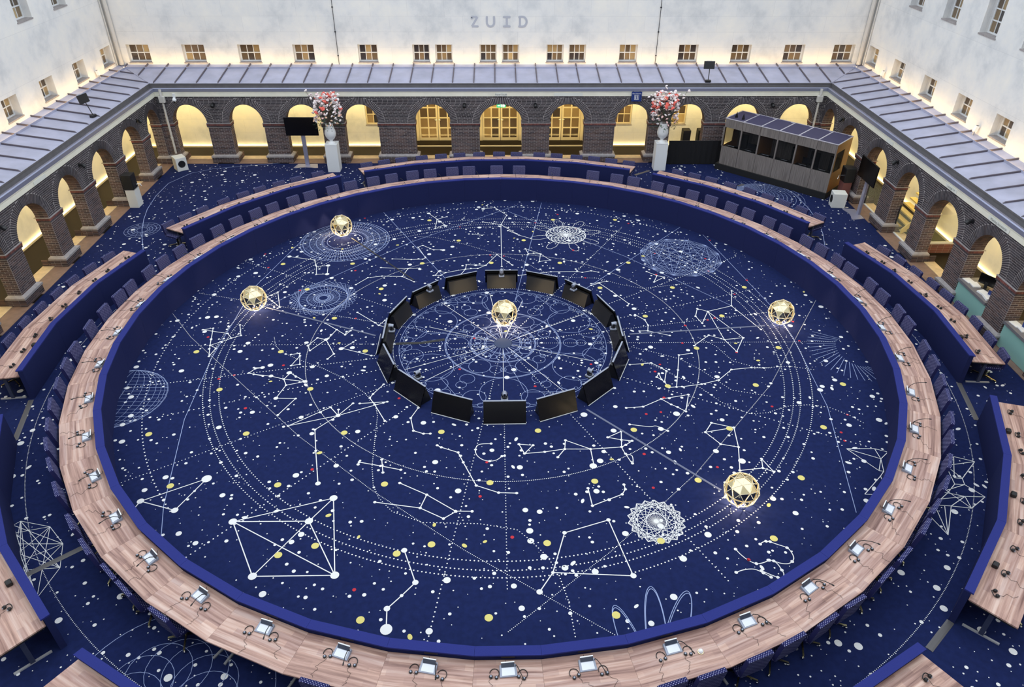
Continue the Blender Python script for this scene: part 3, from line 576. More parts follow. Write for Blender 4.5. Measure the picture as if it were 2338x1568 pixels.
KGRAPH= [(-10.02,-6.4),(-9.34,-6.56),(-8.86,-7.01),(-8.63,-7.6),(-8.72,-8.29),(-9.12,-7.86),(-9.32,-7.65),(-9.48,-7.43),(-9.63,-7.24),(-9.79,-7.0),(-9.98,-6.72),(-10.11,-6.51)]

Z0 = .0022
pr_dots, pr_cons, pr_line, pr_red, pr_yel = MB(), MB(), MB(), MB(), MB()
def circ(cx, cy, r, n=96, a0=0., a1=360.): return [(cx + r * cos(radians(a0 + (a1 - a0) * i / n)), cy + r * sin(radians(a0 + (a1 - a0) * i / n))) for i in range(n + 1)]
kz = [0]
def zz_():
    kz[0] = (kz[0] + 1) % 24; return Z0 + kz[0] * .00009
def smooth_line(p, k=4):
    out = []
    for i in range(len(p) - 1):
        a, b, c, d = p[max(i - 1, 0)], p[i], p[i + 1], p[min(i + 2, len(p) - 1)]
        for j in range(k):
            t = j / k; out.append(tuple(.5 * (2 * b[q] + (c[q] - a[q]) * t + (2 * a[q] - 5 * b[q] + 4 * c[q] - d[q]) * t * t + (3 * b[q] - a[q] - 3 * c[q] + d[q]) * t ** 3) for q in (0, 1)))
    return out + [p[-1]]
for pl in CONS:
    sl = [hypot(b[0] - a[0], b[1] - a[1]) for a, b in zip(pl, pl[1:])]
    if len(pl) >= 4 and max(sl) < .52 and sum(sl) / len(sl) < .33 and pl[0][1] < -3.4:
        pr_cons.ribbon(smooth_line(pl), .019, zz_()); nodes = pl[::3] + [pl[-1]]
    else: pr_cons.ribbon(pl, .021, zz_()); nodes = pl
    for x, y in nodes: pr_cons.disc(x, y, zz_(), .036, 8)
for x, y, r in BIG: pr_cons.disc(x, y, zz_() + .002, r, 16)
for x, y in YEL: pr_yel.disc(x, y, zz_() + .002, .078, 14)
for pl in CHORDS[:2]: pr_dots.dots(pl, .042, .010, zz_())
for pl in CHORDS[2:]: pr_line.ribbon(pl, .014, zz_())
for pl in ARCS: pr_line.ribbon(pl, .02, zz_())
for pl in WAVY: pr_dots.dots(pl, .07, .0135, zz_())
for pl in CRYS: pr_cons.ribbon(pl, .016, zz_())
for i, a in enumerate(KGRAPH[:5]):
    for j, b in enumerate(KGRAPH):
        if (i + j) % 2 or j == i + 1: pr_cons.ribbon([a, b], .011, zz_())
# concentric dotted orbits
for r, st, d, a0, a1 in ((7.58, .082, .0165, 0, 360), (7.80, .082, .0165, 0, 360), (7.97, .082, .0165, 0, 360), (8.26, .082, .0165, -73, 160), (9.36, .13, .02, 47, 222), (3.06, .07, .014, 0, 360)): pr_dots.dots(circ(0, 0, r, 180, a0, a1), st, d, zz_())
pr_dots.dots(circ(0, 0, 5.41, 180), .042, .012, zz_())
pr_dots.dots(circ(0, 0, 11.77, 200), .045, .0105, zz_())
for a, r0, r1, st, d in ((-180, .5, 9.0, .08, .018), (-168.8, .5, 10, .08, .022), (-159.8, .5, 9.1, .12, .026), (-147.7, .5, 10, .075, .018), (-130.4, 3.3, 9.8, .1, .024), (-98.6, .5, 9.4, .1, .022), (-89.9, 3.5, 8.3, .08, .018), (-62.4, .5, 9.2, .09, .022), (-27.4, .5, 9.8, .11, .024), (-.3, .5, 9.4, .06, .016), (11, .5, 8.7, .075, .02), (20.2, .5, 8.7, .12, .026), (32.8, .5, 9.5, .1, .024), (59.4, .5, 8.7, .11, .026), (150, .5, 10, .1, .022), (163, .5, 9.9, .06, .018)):
    pr_dots.dots([P(r0, a), P(r1, a)], st, d * .72, zz_())
# centre rosette
for a in range(-90, 270, 30):
    x, y = P(3.06, a); pr_cons.flat([(x + (.085 if k % 2 == 0 else .03) * cos(radians(a + k * 36)), y + (.085 if k % 2 == 0 else .03) * sin(radians(a + k * 36))) for k in range(10)], zz_() + .002)
for r in (.48, .53, .90, .93, 1.60, 1.63, 2.90): pr_line.ribbon(circ(0, 0, r, 96), .013, zz_())
for k in range(6):
    a = k * 60 + 30
    for rad, rr in ((2.25, .62),): x, y = P(rad, a); pr_line.ribbon(circ(x, y, rr, 40), .011, zz_())
    for da, rad, rr in ((17, 2.55, .30), (-17, 2.55, .30), (26, 2.68, .14), (-26, 2.68, .14), (30, 2.2, .14), (30, 1.9, .2)): x, y = P(rad, a + da); pr_line.ribbon(circ(x, y, rr, 24), .010, zz_())
    for da in range(-30, 31, 6): x, y = P(2.8, a + da); pr_line.ribbon(circ(x, y, .05 + .03 * (abs(da) % 4 == 0), 12), .01, zz_())
    for da, rr in ((0, .3), (21, .17), (-21, .17), (30, .08)): x, y = P(1.26, a + 30 + da); pr_line.ribbon(circ(x, y, rr, 28), .010, zz_())
    for da, rr in ((0, .17), (22, .09), (-22, .09), (30, .05)): x, y = P(.71, a + da); pr_line.ribbon(circ(x, y, rr, 20), .013, zz_())
    pr_line.ribbon([P(.5, a + 1.5), P(2.3, a + 14), P(2.9, a + 40)], .01, zz_())
for k in range(24): pr_line.ribbon([P(.26, k * 15), P(.50 if k % 2 else .9, k * 15 + 4)], .011, zz_())
for k, a in enumerate((-90, -55, -20, 32, 75, 98, 130, 158, 205, 220)): pr_cons.ribbon([P(.26, a), P((2.8, 2.9, 2.6, 2.9, 2.4, 2.8, 2.9, 2.3, 2.9, 2.7)[k], a)], .014, zz_())
# rosettes and wire figures
def star_rays(cx, cy, r0, r1, n, w, off=0., mb=pr_cons):
    for i in range(n): a = 360 * i / n; mb.ribbon([(cx + r0 * cos(radians(a)), cy + r0 * sin(radians(a))), (cx + r1 * cos(radians(a + off)), cy + r1 * sin(radians(a + off)))], w, zz_())
star_rays(-5.52, 6.49, .72, 1.55, 84, .012, 9, pr_line)
for r in (.62, .8, 1.0, 1.22, 1.45, 1.55): pr_line.ribbon(circ(-5.52, 6.49, r, 72), .016, zz_())
for i in range(18): a = i * 20; pr_cons.ribbon(circ(2.32 + .36 * cos(radians(a)), 6.89 + .36 * sin(radians(a)), .36, 26), .02, zz_())
for i in range(8):
    a = radians(i * 45 + 12); pr_cons.ribbon([(2.32 + cos(a) * u - sin(a) * v, 6.89 + sin(a) * u + cos(a) * v) for u, v in ((.68, .10), (1.0, .16), (1.25, .10), (1.3, 0), (1.25, -.10), (1.0, -.16), (.68, -.10))], .014, zz_())
pts12 = [(6.09 + 1.38 * cos(radians(i * 30 + 9)), 5.14 + 1.38 * sin(radians(i * 30 + 9))) for i in range(12)]
for i in range(12):
    for j in range(i + 1, 12): pr_line.ribbon([pts12[i], pts12[j]], .0105, zz_())
for k in range(9):
    q = [(-5.52 + 1.03 * cos(radians(i * 90 + k * 10)), 2.55 + 1.03 * sin(radians(i * 90 + k * 10))) for i in range(5)]
    for i in range(4): pr_line.ribbon([q[i], q[i + 1]], .010, zz_())
for r in (.14, .22, .3, .5): pr_line.ribbon(circ(-5.52, 2.55, r, 40), .016, zz_())
star_rays(-5.52, 2.55, .14, .72, 36, .009, 40, pr_line)
pts20 = [(3.13 + .60 * cos(radians(i * 20 + 4)), -6.6 + .60 * sin(radians(i * 20 + 4))) for i in range(18)]
for st in (4, 5, 7): 
    for i in range(18): pr_cons.ribbon([pts20[i], pts20[(i + st) % 18]], .010, zz_())
star_rays(3.13, -6.6, .02, .22, 36, .007)
pr_cons.disc(3.13, -6.6, zz_() + .002, .05, 12)
for k in range(17):                                      # geodesic dome drawn beside the ring panel
    pr_line.ribbon([(-9.75 + 1.2 * cos(radians(t)) * cos(radians(k * 11)), -2.35 + 1.2 * sin(radians(t))) for t in range(-90, 91, 15)], .008, zz_())
    c_ = -1.15 + k * .144; h_ = math.sqrt(max(0, 1.44 - c_ * c_)); pr_line.ribbon([(-9.75, -2.35 + c_), (-9.75 + h_, -2.35 + c_)], .008, zz_())
for r in (.18, .26, .36, .48, .61): pr_line.ribbon(circ(-13.0, 7.44, r, 40), .012, zz_())
star_rays(-13.0, 7.44, .2, .58, 16, .008, 20, pr_line)
for k in range(13):                                     # wire shell by the booth
    r = .25 + k * .1; pr_line.ribbon(circ(10.0 + k * .05, 10.75 - k * .05, r, 48), .012, zz_())
star_rays(10.3, 10.5, .3, 1.4, 40, .007, 60, pr_line)
for k in range(22): a = radians(110 + k * 8); pr_line.ribbon([(9.75 + .45 * cos(a), -.55 + .7 * sin(a)), (9.75 + 1.25 * cos(a + .35), -.55 + 1.35 * sin(a + .35))], .012, zz_())
for cx_, cy_, a in ((2.02, -8.75, 14), (2.72, -8.35, -4), (3.35, -8.45, -24)):
    for d in (0, .05): pr_line.ribbon(smooth_line([(cx_ + (u * .14) * (1 - d) * cos(radians(a)) - v * sin(radians(a)), cy_ + u * .14 * sin(radians(a)) + v * cos(radians(a)) - d) for u, v in ((-1.4, -1.0), (-1.2, -.4), (-.7, 0), (0, .14), (.7, 0), (1.2, -.4), (1.4, -1.0))]), .013, zz_())
for k in range(12): a = radians(k * 30); pr_line.ribbon([(-5.6 + .62 * cos(a) + .55 * cos(t * pi / 12), -10.35 + .62 * sin(a) + .55 * sin(t * pi / 12)) for t in range(25)], .009, zz_())
pr_line.ribbon(circ(-5.6, -10.35, 1.75, 60), .012, zz_())
# loose stars
rs = random.Random(21); grid = {}
for x, y, r in BIG: grid.setdefault((int(x * 4), int(y * 4)), []).append((x, y, r))
for x, y in YEL: grid.setdefault((int(x * 4), int(y * 4)), []).append((x, y, .08))
def clear(x, y, r):
    gx, gy = int(x * 4), int(y * 4)
    return not any(hypot(x - a, y - b) < r + c + .03 for i in (-1, 0, 1) for j in (-1, 0, 1) for a, b, c in grid.get((gx + i, gy + j), ()))
for kind, cnt, r0, r1 in (('yel', 64, .03, .045), ('red', 150, .032, .042), ('big', 380, .055, .075), ('mid', 2700, .026, .042), ('bean', 190, .03, .04), ('small', 3600, .012, .020), ('tiny', 3000, .007, .011)):
    for _ in range(cnt):
        x, y, r = rs.uniform(-14.1, 13.6), rs.uniform(-13, 13.95), rs.uniform(r0, r1)
        if hypot(x, y) < .5 or not clear(x, y, r): continue
        if hypot(x, y) > 10 and kind in ('yel', 'red'): continue
        grid.setdefault((int(x * 4), int(y * 4)), []).append((x, y, r))
        if kind == 'yel': pr_yel.disc(x, y, zz_(), r, 10, 1.5, rs.random() * 3)
        elif kind == 'red': pr_red.disc(x, y, zz_(), r, 10)
        elif kind == 'bean': pr_dots.disc(x, y, zz_(), r, 10, 1.9, rs.random() * 3)
        elif kind == 'big': pr_dots.disc(x, y, zz_(), r, 14)
        elif kind == 'mid': pr_dots.disc(x, y, zz_(), r, 9)
        else: pr_dots.disc(x, y, zz_(), r, 6)
for nm, mb, m_ in (('star_print', pr_dots, 'print_white'), ('constellation_print', pr_cons, 'print_white'), ('line_print', pr_line, 'print_line'), ('red_star_print', pr_red, 'print_red'), ('yellow_star_print', pr_yel, 'print_yellow')):
    o = obj(nm, mb, carpet, material=m_); o['kind'] = 'stuff'
obj('centre_disc', MB().prism(circ(0, 0, .25, 32)[:-1], .001, .008), carpet, material='disc_navy')
# ---------------------------------------------------------------- ring tables and outer tables
TZ, PZ = .72, .885
def table_meshes(half, ri, pt, ro, socket=True):
    """meshes of one table module in its own frame (x along the edge, y outwards, origin on the floor at the inner panel's middle)"""
    h = radians(half); ym = ri * cos(h)
    q = lambda r, s: (r * sin(h) * s, r * cos(h) - ym)
    g = .0015
    def slab(r0, r1, z0, z1):
        a, b, c, d = q(r0, -1), q(r0, 1), q(r1, 1), q(r1, -1)
        p = [(a[0] + g, a[1]), (b[0] - g, b[1]), (c[0] - g, c[1]), (d[0] + g, d[1])]
        return MB().prism(p, z0, z1)
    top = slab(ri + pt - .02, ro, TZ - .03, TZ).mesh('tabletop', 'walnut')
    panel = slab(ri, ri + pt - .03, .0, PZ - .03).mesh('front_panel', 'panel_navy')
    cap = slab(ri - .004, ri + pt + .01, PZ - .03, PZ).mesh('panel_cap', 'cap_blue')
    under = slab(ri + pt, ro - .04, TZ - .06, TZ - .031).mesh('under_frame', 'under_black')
    ym2 = (ri + pt + ro) / 2 * cos(h) - ym
    leg = MB().box(-.025, .025, ym2 - .04, ym2 + .04, .03, TZ - .06); foot = MB().box(-.02, .02, ym2 - .3, ym2 + .3, .0, .03)
    sock = MB().box(-.11, .11, (ri + pt - .03) * cos(h) - ym - .002, (ri + pt - .03) * cos(h) - ym + .012, TZ + .05, TZ + .10).mesh('socket_plate', 'black_plastic')
    xo = (ri + pt) * sin(h) - .08
    return dict(ym=ym, top=top, panel=panel, cap=cap, under=under, leg=leg.mesh('leg', 'table_leg'), foot=foot.mesh('foot', 'foot_silver'), sock=sock, xo=xo)
def table(M, a, label, group, socket):
    t = thing('conference_table', label, 'table', (*P(M['ym'], a), 0), radians(a - 90), group)
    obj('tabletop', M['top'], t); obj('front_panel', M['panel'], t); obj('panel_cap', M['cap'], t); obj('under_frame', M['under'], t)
    for s in (-1, 1):
        l = obj('leg', M['leg'], t, (s * M['xo'], 0, 0)); obj('foot', M['foot'], l)
    if socket: obj('socket_plate', M['sock'], t)
    return t
STEP = (180 - 3.05) / 22
M_ring = table_meshes(STEP / 2, 10.0, .16, 10.91); M_wedge = table_meshes(3.05, 10.0, .16, 10.91); M_out = table_meshes(10.33 / 2, 12.05, .14, 12.96)
ring_a = [-93.05 - STEP * (k + .5) for k in range(22)] + [-86.95 + STEP * (k + .5) for k in range(22)]
for a, lb in zip(ring_a, round_labels(ring_a, 'walnut ring table with a tall navy panel, %s from below the ZUID lettering')):
    table(M_ring, a, lb, 'tables of the inner ring', True)
table(M_wedge, -90, 'narrow wedge-shaped ring table closing the gap opposite the ZUID lettering', 'tables of the inner ring', True)
SECT = [(90.6, 5), (44.75, 3), (5.95, 3), (-32.9, 3), (-71.8, 3), (136.6, 3), (175.65, 3), (-145.15, 3), (-109.2, 3)]
out_a = [c + (k - (n - 1) / 2) * 10.33 for c, n in SECT for k in range(n)]
for a, lb in zip(out_a, round_labels(out_a, 'walnut table of the outer rows with navy panel, %s from below the ZUID lettering')):
    table(M_out, a, lb, 'tables of the outer rows', False)

# ---------------------------------------------------------------- chairs
def make_chair(name, label, back_top, back_lean, group, tall):
    t = thing(name, label, 'chair', group=group)
    seat = MB().bevelbox(-.25, .25, -.27, .21, .41, .50, .025)
    obj('seat', seat, t, material='chair_fabric')
    zb = .46; b = MB()
    y0, y1, th = .17, .17 + back_lean, .075
    def lay(z, e):
        y = y0 + (y1 - y0) * (z - zb) / (back_top - zb); return [(-.25 + e, y, z), (.25 - e, y, z), (.25 - e, y + th, z), (-.25 + e, y + th, z)]
    rows = [lay(zb, .02), lay(zb + .04, 0), lay(back_top - .03, 0), lay(back_top, .02)]
    vs = [p for r_ in rows for p in r_]; fs = [(3, 2, 1, 0), (12, 13, 14, 15)] + [(i * 4 + k, i * 4 + (k + 1) % 4, (i + 1) * 4 + (k + 1) % 4, (i + 1) * 4 + k) for i in range(3) for k in range(4)]
    obj('backrest', b.add(vs, fs), t, material='chair_fabric')
    obj('column', MB().lathe([(.03, .09), (.03, .30), (.022, .30), (.022, .41), (.09, .41)], 8), t, material='dark_metal')
    leg = MB().hexa([(-.016, .0, .075), (.016, .0, .075), (.014, .31, .055), (-.014, .31, .055), (-.016, .0, .115), (.016, .0, .115), (.014, .31, .085), (-.014, .31, .085)]).mesh('leg', 'brass_legs')
    cas = MB().lathe([(.012, 0), (.026, .012), (.026, .042), (.012, .056)], 8).mesh('caster', 'chrome')
    for k in range(4):
        l = obj('leg', leg, t, rz=radians(45 + 90 * k)); obj('caster', cas, l, (0, .31, 0))
    return t
inner_a = [-177.8, -172.3, -168.6, -164.2, -160.0, -155.9, -152.3, -148.5, -144.0, -138.2, -134.0, -129.5, -126.6, -121.7, -105.6, -76.9, -73.4, -68.8, -65.2, -61.3, -57.5, -52.8, -49.1, -44.2, -40.6, -36.4, -32.6, -28.2, -24.4, -19.8, -16.5, -12.3, -8.7, -2.7, .6, 5.1, 8.6, 13.7, 17.0, 20.9, 24.5, 29.3, 33.1, 37.7, 41.5, 45.8, 49.7, 53.8, 57.3, 62.2, 65.7, 70.7, 78.9, 86.1, 90.8, 96.6, 100.0, 104.7, 108.3, 112.6, 116.5, 121.2, 124.9, 129.7, 133.2, 137.7, 141.2, 145.6, 149.8, 154.3, 158.4, 162.4, 165.9, 170.7, 173.8, 177.9]
outer_ch = [-176.4, -172.6, -8.0, -4.6, -1.2, 2.2, 5.3, 8.4, 11.7, 15.1, 18.1, 30.6, 33.9, 37.1, 40.2, 43.7, 47.2, 50.8, 53.9, 57.0, 66.1, 69.3, 72.6, 75.8, 79.5, 82.7, 87.0, 90.3, 93.9, 97.6, 101.0, 104.5, 108.3, 111.5, 114.8, 123.7, 127.7, 130.9, 134.3, 137.5, 141.0, 145.0, 148.2, 151.3, 162.7, 166.2, 169.6, 172.8, 176.4, 179.8, -21.5, -26.5, -33, -38, -44]
c1 = make_chair('conference_chair', 'x', 1.02, .085, 'chairs along the inner ring', True)
c2 = make_chair('low_conference_chair', 'x', .86, .05, 'chairs along the outer rows', False)
for proto, angs, r, fmt in ((c1, inner_a, 10.75, 'navy dotted chair at the inner ring table, %s from below the ZUID lettering'), (c2, outer_ch, 12.80, 'navy dotted low chair behind the outer tables, %s from below the ZUID lettering')):
    for i, (a, lb) in enumerate(zip(angs, round_labels(angs, fmt))):
        j = rng.uniform(-4, 4); loc = (*P(r + rng.uniform(-.02, .02), a), 0)
        if i == 0: proto.location = loc; proto.rotation_euler = (0, 0, radians(a - 90 + j)); proto['label'] = lb
        else: copy_tree(proto, loc, radians(a - 90 + j), lb)

# ---------------------------------------------------------------- conference units, headsets, small boxes
def make_unit(label):
    t = thing('conference_unit', label, 'microphone unit', group='conference units on the inner ring')
    body = MB().hexa([(-.135, -.09, 0), (.135, -.09, 0), (.145, .10, 0), (-.145, .10, 0), (-.13, -.09, .055), (.13, -.09, .055), (.14, .10, .022), (-.14, .10, .022)])
    obj('body', body, t, material='silver_plastic')
    obj('keypad', MB().hexa([(-.10, -.035, .0465), (.10, -.035, .0465), (.105, .085, .0255), (-.105, .085, .0255), (-.10, -.035, .052), (.10, -.035, .052), (.105, .085, .031), (-.105, .085, .031)]), t, material='light_keys')
    s = obj('display', MB().hexa([(-.105, -.06, .055), (.105, -.06, .055), (.105, -.045, .052), (-.105, -.045, .052), (-.105, -.098, .108), (.105, -.098, .108), (.105, -.086, .112), (-.105, -.086, .112)]), t, material='grey_screen')
    obj('display_rim', MB().box(-.108, .108, -.102, -.084, .108, .115), s, material='white_paint')
    g = obj('gooseneck', MB().tube([(-.12, -.05, .05), (-.125, -.03, .12), (-.14, .04, .19), (-.17, .16, .235), (-.20, .26, .24)], .007, 6), t, material='black_plastic')
    obj('microphone', MB().tube([(-.20, .26, .24), (-.213, .305, .238)], .012, 6), g, material='black_plastic')
    obj('unit_cable', MB().tube([(.02, -.09, .02), (.02, -.13, .006), (.03, -.16, .06)], .004, 5), t, material='black_plastic')
    return t
def headset_meshes(r):
    band = MB().tube([(r * cos(radians(k)), r * sin(radians(k)) * 1.08, .012) for k in range(-205, 26, 21)], .0065, 5).mesh('headband', 'black_plastic')
    cup = MB().lathe([(.022, 0), (.03, .006), (.03, .022), (.018, .03)], 10).mesh('ear_cup', 'black_plastic')
    pad = MB().lathe([(.016, .03), (.016, .033)], 8).mesh('ear_pad', 'silver_plastic')
    cab = []
    for v in range(4):
        rr = random.Random(v + 3); pts = [(.0, r * .9, .006)]; x, y = 0., r * .9
        for k in range(13): y += .026; x += rr.uniform(-.05, .05); pts.append((x, y, .004 + .004 * (k % 2)))
        cab.append(MB().tube(pts, .0024, 4).mesh('cable', 'black_plastic'))
    return band, cup, pad, cab
HB = headset_meshes(.075)
def headset(loc, rz, label, group, k, flip=0., cable=True):
    t = thing('headset', label, 'headset', loc, rz, group); band, cup, pad, cab = HB
    b = obj('headband', band, t)
    for s in (-1, 1):
        c = obj('ear_cup', cup, t, (s * .045, .062, .0)); obj('ear_pad', pad, c)
    if cable: obj('cable', cab[k % 4], t, rz=flip)
    return t
unit_a = ring_a + [-90.0]
ulabels = round_labels(unit_a, 'silver conference unit with gooseneck microphone, %s from below the ZUID lettering')
hs_list = []
u0 = None
for i, (a, lb) in enumerate(zip(unit_a, ulabels)):
    r = 10.33; x, y = P(r, a); rz = radians(a - 90 + rng.uniform(-5, 5))
    if u0 is None: u0 = make_unit(lb); u0.location = (x, y, TZ); u0.rotation_euler = (0, 0, rz)
    else: copy_tree(u0, (x, y, TZ), rz, lb)
    for s in (-1, 1):
        if i == 30 and s > 0: continue
        hs_list.append((a + s * rng.uniform(1.20, 1.34), 10.40 + rng.uniform(-.03, .06)))
hl = round_labels([h[0] for h in hs_list], 'thin black headset on the inner ring, %s from below the ZUID lettering')
for k, ((a, r), lb) in enumerate(zip(hs_list, hl)):
    headset((*P(r, a), TZ), radians(a - 90 + rng.uniform(-28, 28)), lb, 'headsets on the inner ring', k)
outer_hs = [-177.4, -174.1, -171.0, -57.9, -46.4, -43.6, -40.2, -36.4, -33.3, -29.8, -25.8, -23.0, -19.1, -7.5, -4.2, -.7, 2.6, 5.8, 9.4, 12.8, 15.3, 18.6, 31.8, 35.0, 38.2, 41.3, 44.8, 48.1, 51.5, 54.4, 58.0, 66.6, 69.8, 73.5, 76.6, 79.8, 82.6, 86.3, 89.7, 93.4, 98.2, 100.9, 104.4, 107.9, 110.3, 113.7, 122.7, 129.8, 133.6, 137.2, 139.9, 143.1, 147.1, 150.2, 162.0, 166.0, 168.8, 172.2, 175.6, 178.8, -133.5]
ol = round_labels(outer_hs, 'black headset lying on the outer tables, %s from below the ZUID lettering')
def make_folded():
    t = thing('headset', 'x', 'headset', group='headsets on the outer tables')
    b = obj('headband', MB().tube([(.07 * cos(radians(k)), .045 * sin(radians(k)) , .02 + .03 * sin(radians(k)) ** 2) for k in range(-190, 11, 20)], .009, 5), t, material='black_plastic')
    for s in (-1, 1):
        c = obj('ear_cup', MB().ball((s * .055, .03, .032), .036, 8, 6), t, material='black_plastic'); obj('ear_pad', MB().ball((s * .055, .052, .036), .02, 6, 4), c, material='silver_plastic')
    obj('cable', MB().tube([(0, .06, .01), (.03, .14, .006), (-.04, .22, .006), (.03, .31, .006), (-.02, .4, .006)], .003, 4), t, material='black_plastic')
    return t
f0 = make_folded()
for k, (a, lb) in enumerate(zip(outer_hs, ol)):
    loc = (*P(12.44, a), TZ); rz = radians(a - 90 + rng.uniform(-40, 40))
    if k == 0: f0.location = loc; f0.rotation_euler = (0, 0, rz); f0['label'] = lb
    else: copy_tree(f0, loc, rz, lb)
box_a = [-175.1, -135.9, -43.3, -33.0, -22.8, -4.6, 5.9, 16.2, 101.6, 111.7, 126.8, 145.6, 164.1, 176.3]
b0 = None
for a, lb in zip(box_a, round_labels(box_a, 'small black loudspeaker box on the outer tables, %s from below ZUID')):
    if b0 is None:
        b0 = thing('desk_loudspeaker', lb, 'speaker', (*P(12.27, a), TZ), radians(a - 90), 'small boxes on the outer tables')
        obj('body', MB().bevelbox(-.06, .06, -.05, .05, 0, .09, .012), b0, material='black_plastic'); obj('grille', MB().box(-.045, .045, .05, .054, .015, .075), b0, material='dark_metal')
    else: copy_tree(b0, (*P(12.27, a), TZ), radians(a - 90), lb)
bell = thing('gold_desk_bell', 'small round gold and white bell on the ring table', 'bell', (*P(10.52, -72.6), TZ))
obj('base', MB().lathe([(.05, 0), (.05, .012), (.03, .018)], 14), bell, material='gold_mirror'); obj('dome', MB().lathe([(.042, .018), (.038, .04), (.02, .056), (.008, .06)], 14), bell, material='vase_white')

# ---------------------------------------------------------------- ring of floor monitors and tracking cameras
mon_a = [-89.7 + 22.5 * k for k in range(16)]
ml = round_labels(mon_a, 'black floor monitor of the central ring facing outward, %s from below ZUID')
def make_monitor():
    t = thing('floor_monitor', 'x', 'monitor', group='monitors of the central ring')
    w = .515; # y outwards; bottom at y=0, top at y=-.21
    obj('screen', MB().hexa([(-w, -.03, 0), (w, -.03, 0), (w, 0, .006), (-w, 0, .006), (-w, -.245, .53), (w, -.245, .53), (w, -.212, .545), (-w, -.212, .545)]), t, material='black_screen')
    obj('bottom_bezel', MB().box(-w, w, -.004, .006, .004, .02), t, material='white_paint')
    obj('top_bezel', MB().box(-w, w, -.25, -.208, .543, .55), t, material='silver_plastic')
    v = [(-.05, 0), (-.21, .40), (-.30, .40), (-.42, 0)]; n = 4
    obj('housing', MB().add([(-w + .06, y, z) for y, z in v] + [(w - .06, y, z) for y, z in v], [(0, 1, 2, 3), (4, 5, 6, 7)] + [(i, (i + 1) % 4, (i + 1) % 4 + 4, i + 4) for i in range(4)]), t, material='black_plastic')
    return t
m0 = make_monitor()
for k, (a, lb) in enumerate(zip(mon_a, ml)):
    loc = (*P(3.49, a), .004)
    if k == 0: m0.location = loc; m0.rotation_euler = (0, 0, radians(a - 90)); m0['label'] = lb
    else: copy_tree(m0, loc, radians(a - 90), lb)
cam_a = [-89.7 + 45 * k for k in range(8)]
def make_ptz():
    t = thing('tracking_camera', 'x', 'camera', group='pan-tilt cameras on the central ring')
    obj('bracket', MB().box(-.03, .03, .0, .12, -.06, -.03).box(-.09, .09, -.09, .09, -.03, -.018), t, material='black_plastic')
    obj('base', MB().bevelbox(-.085, .085, -.085, .085, -.018, .04, .012), t, material='silver_plastic')
    y = obj('yoke', MB().lathe([(.07, .04), (.07, .07), (.05, .085)], 12).box(-.075, -.05, -.03, .03, .06, .17).box(.05, .075, -.03, .03, .06, .17), t, material='dark_metal')
    h = obj('head', MB().tube([(0, -.05, .15), (0, .06, .17), (0, .085, .175)], [.055, .055, .04], 12), t, material='silver_plastic'); obj('lens', MB().tube([(0, .085, .175), (0, .10, .178)], .03, 10), h, material='black_screen')
    return t
p0 = make_ptz()
for k, (a, lb) in enumerate(zip(cam_a, round_labels(cam_a, 'grey pan-tilt camera behind a central monitor, %s from below ZUID'))):
    loc = (*P(3.07, a), .46)
    if k == 0: p0.location = loc; p0.rotation_euler = (0, 0, radians(a - 90)); p0['label'] = lb
    else: copy_tree(p0, loc, radians(a - 90), lb)

# ---------------------------------------------------------------- gold polyhedral lamps
def ico(sub):
    bm = bmesh.new(); bmesh.ops.create_icosphere(bm, subdivisions=sub, radius=1.0)
    V = [v.co.copy() for v in bm.verts]; E = [(e.verts[0].index, e.verts[1].index) for e in bm.edges]; F = [tuple(v.index for v in f.verts) for f in bm.faces]; bm.free(); return V, E, F
V2, E2, F2 = ico(2); V1, E1, F1 = ico(1)
def lamp(x, y, r, rz, label, watts):
    t = thing('polyhedral_lamp', label, 'lamp', (x, y, .0), rz, 'gold polyhedral lamps on the star carpet'); zc = r * .93 + .012
    mb = MB(); q = lambda v, s=1.: (v.x * r * s, v.y * r * s, v.z * r * s + zc)
    for a, b in E2: mb.tube([q(V2[a]), q(V2[b])], .0062, 5, False)
    obj('wire_cage', mb, t, material='lamp_wire')
    for f in F2:
        c = sum((V2[i] for i in f), Vector()) / 3
        if c.z < -.30: continue
        s = [q(c + (V2[i] - c) * .93, .965) for i in f]; s2 = [q(c + (V2[i] - c) * .93, .95) for i in f]
        obj('mirror_panel', MB().add(s + s2, [(0, 1, 2), (5, 4, 3), (0, 1, 4, 3), (1, 2, 5, 4), (2, 0, 3, 5)]), t, material='gold_mirror')
    obj('bulb', MB().ball((0, 0, zc - .02), .06, 12, 8), t, material='lamp_bulb')
    obj('bulb_stem', MB().tube([(0, 0, .0), (0, 0, zc - .07)], .012, 6), t, material='dark_metal')
    obj('foot_plate', MB().lathe([(.09, 0), (.09, .012), (.02, .016)], 12), t, material='gold_mirror')
    ld = bpy.data.lights.new('lamp_light', 'POINT'); ld.energy = watts; ld.color = (1.0, .74, .42); ld.shadow_soft_size = .03
    lo = bpy.data.objects.new('lamp_light', ld); COL.objects.link(lo); lo.parent = t; lo.location = (0, 0, zc - .12)
for x, y, r, rz, d in ((-5.68, 6.93, .39, .2, 'above the spoked rosette'), (-7.42, 1.93, .385, .9, 'beside the four dotted orbits, alone'), (.05, 1.03, .385, .0, 'inside the central ring of monitors'), (8.13, .98, .375, 1.3, 'across from the reception desks'), (4.99, -6.08, .375, .5, 'next to the small round star')):
    lamp(x, y, r, rz, 'gold mirrored polyhedral lamp on the carpet ' + d, 75)

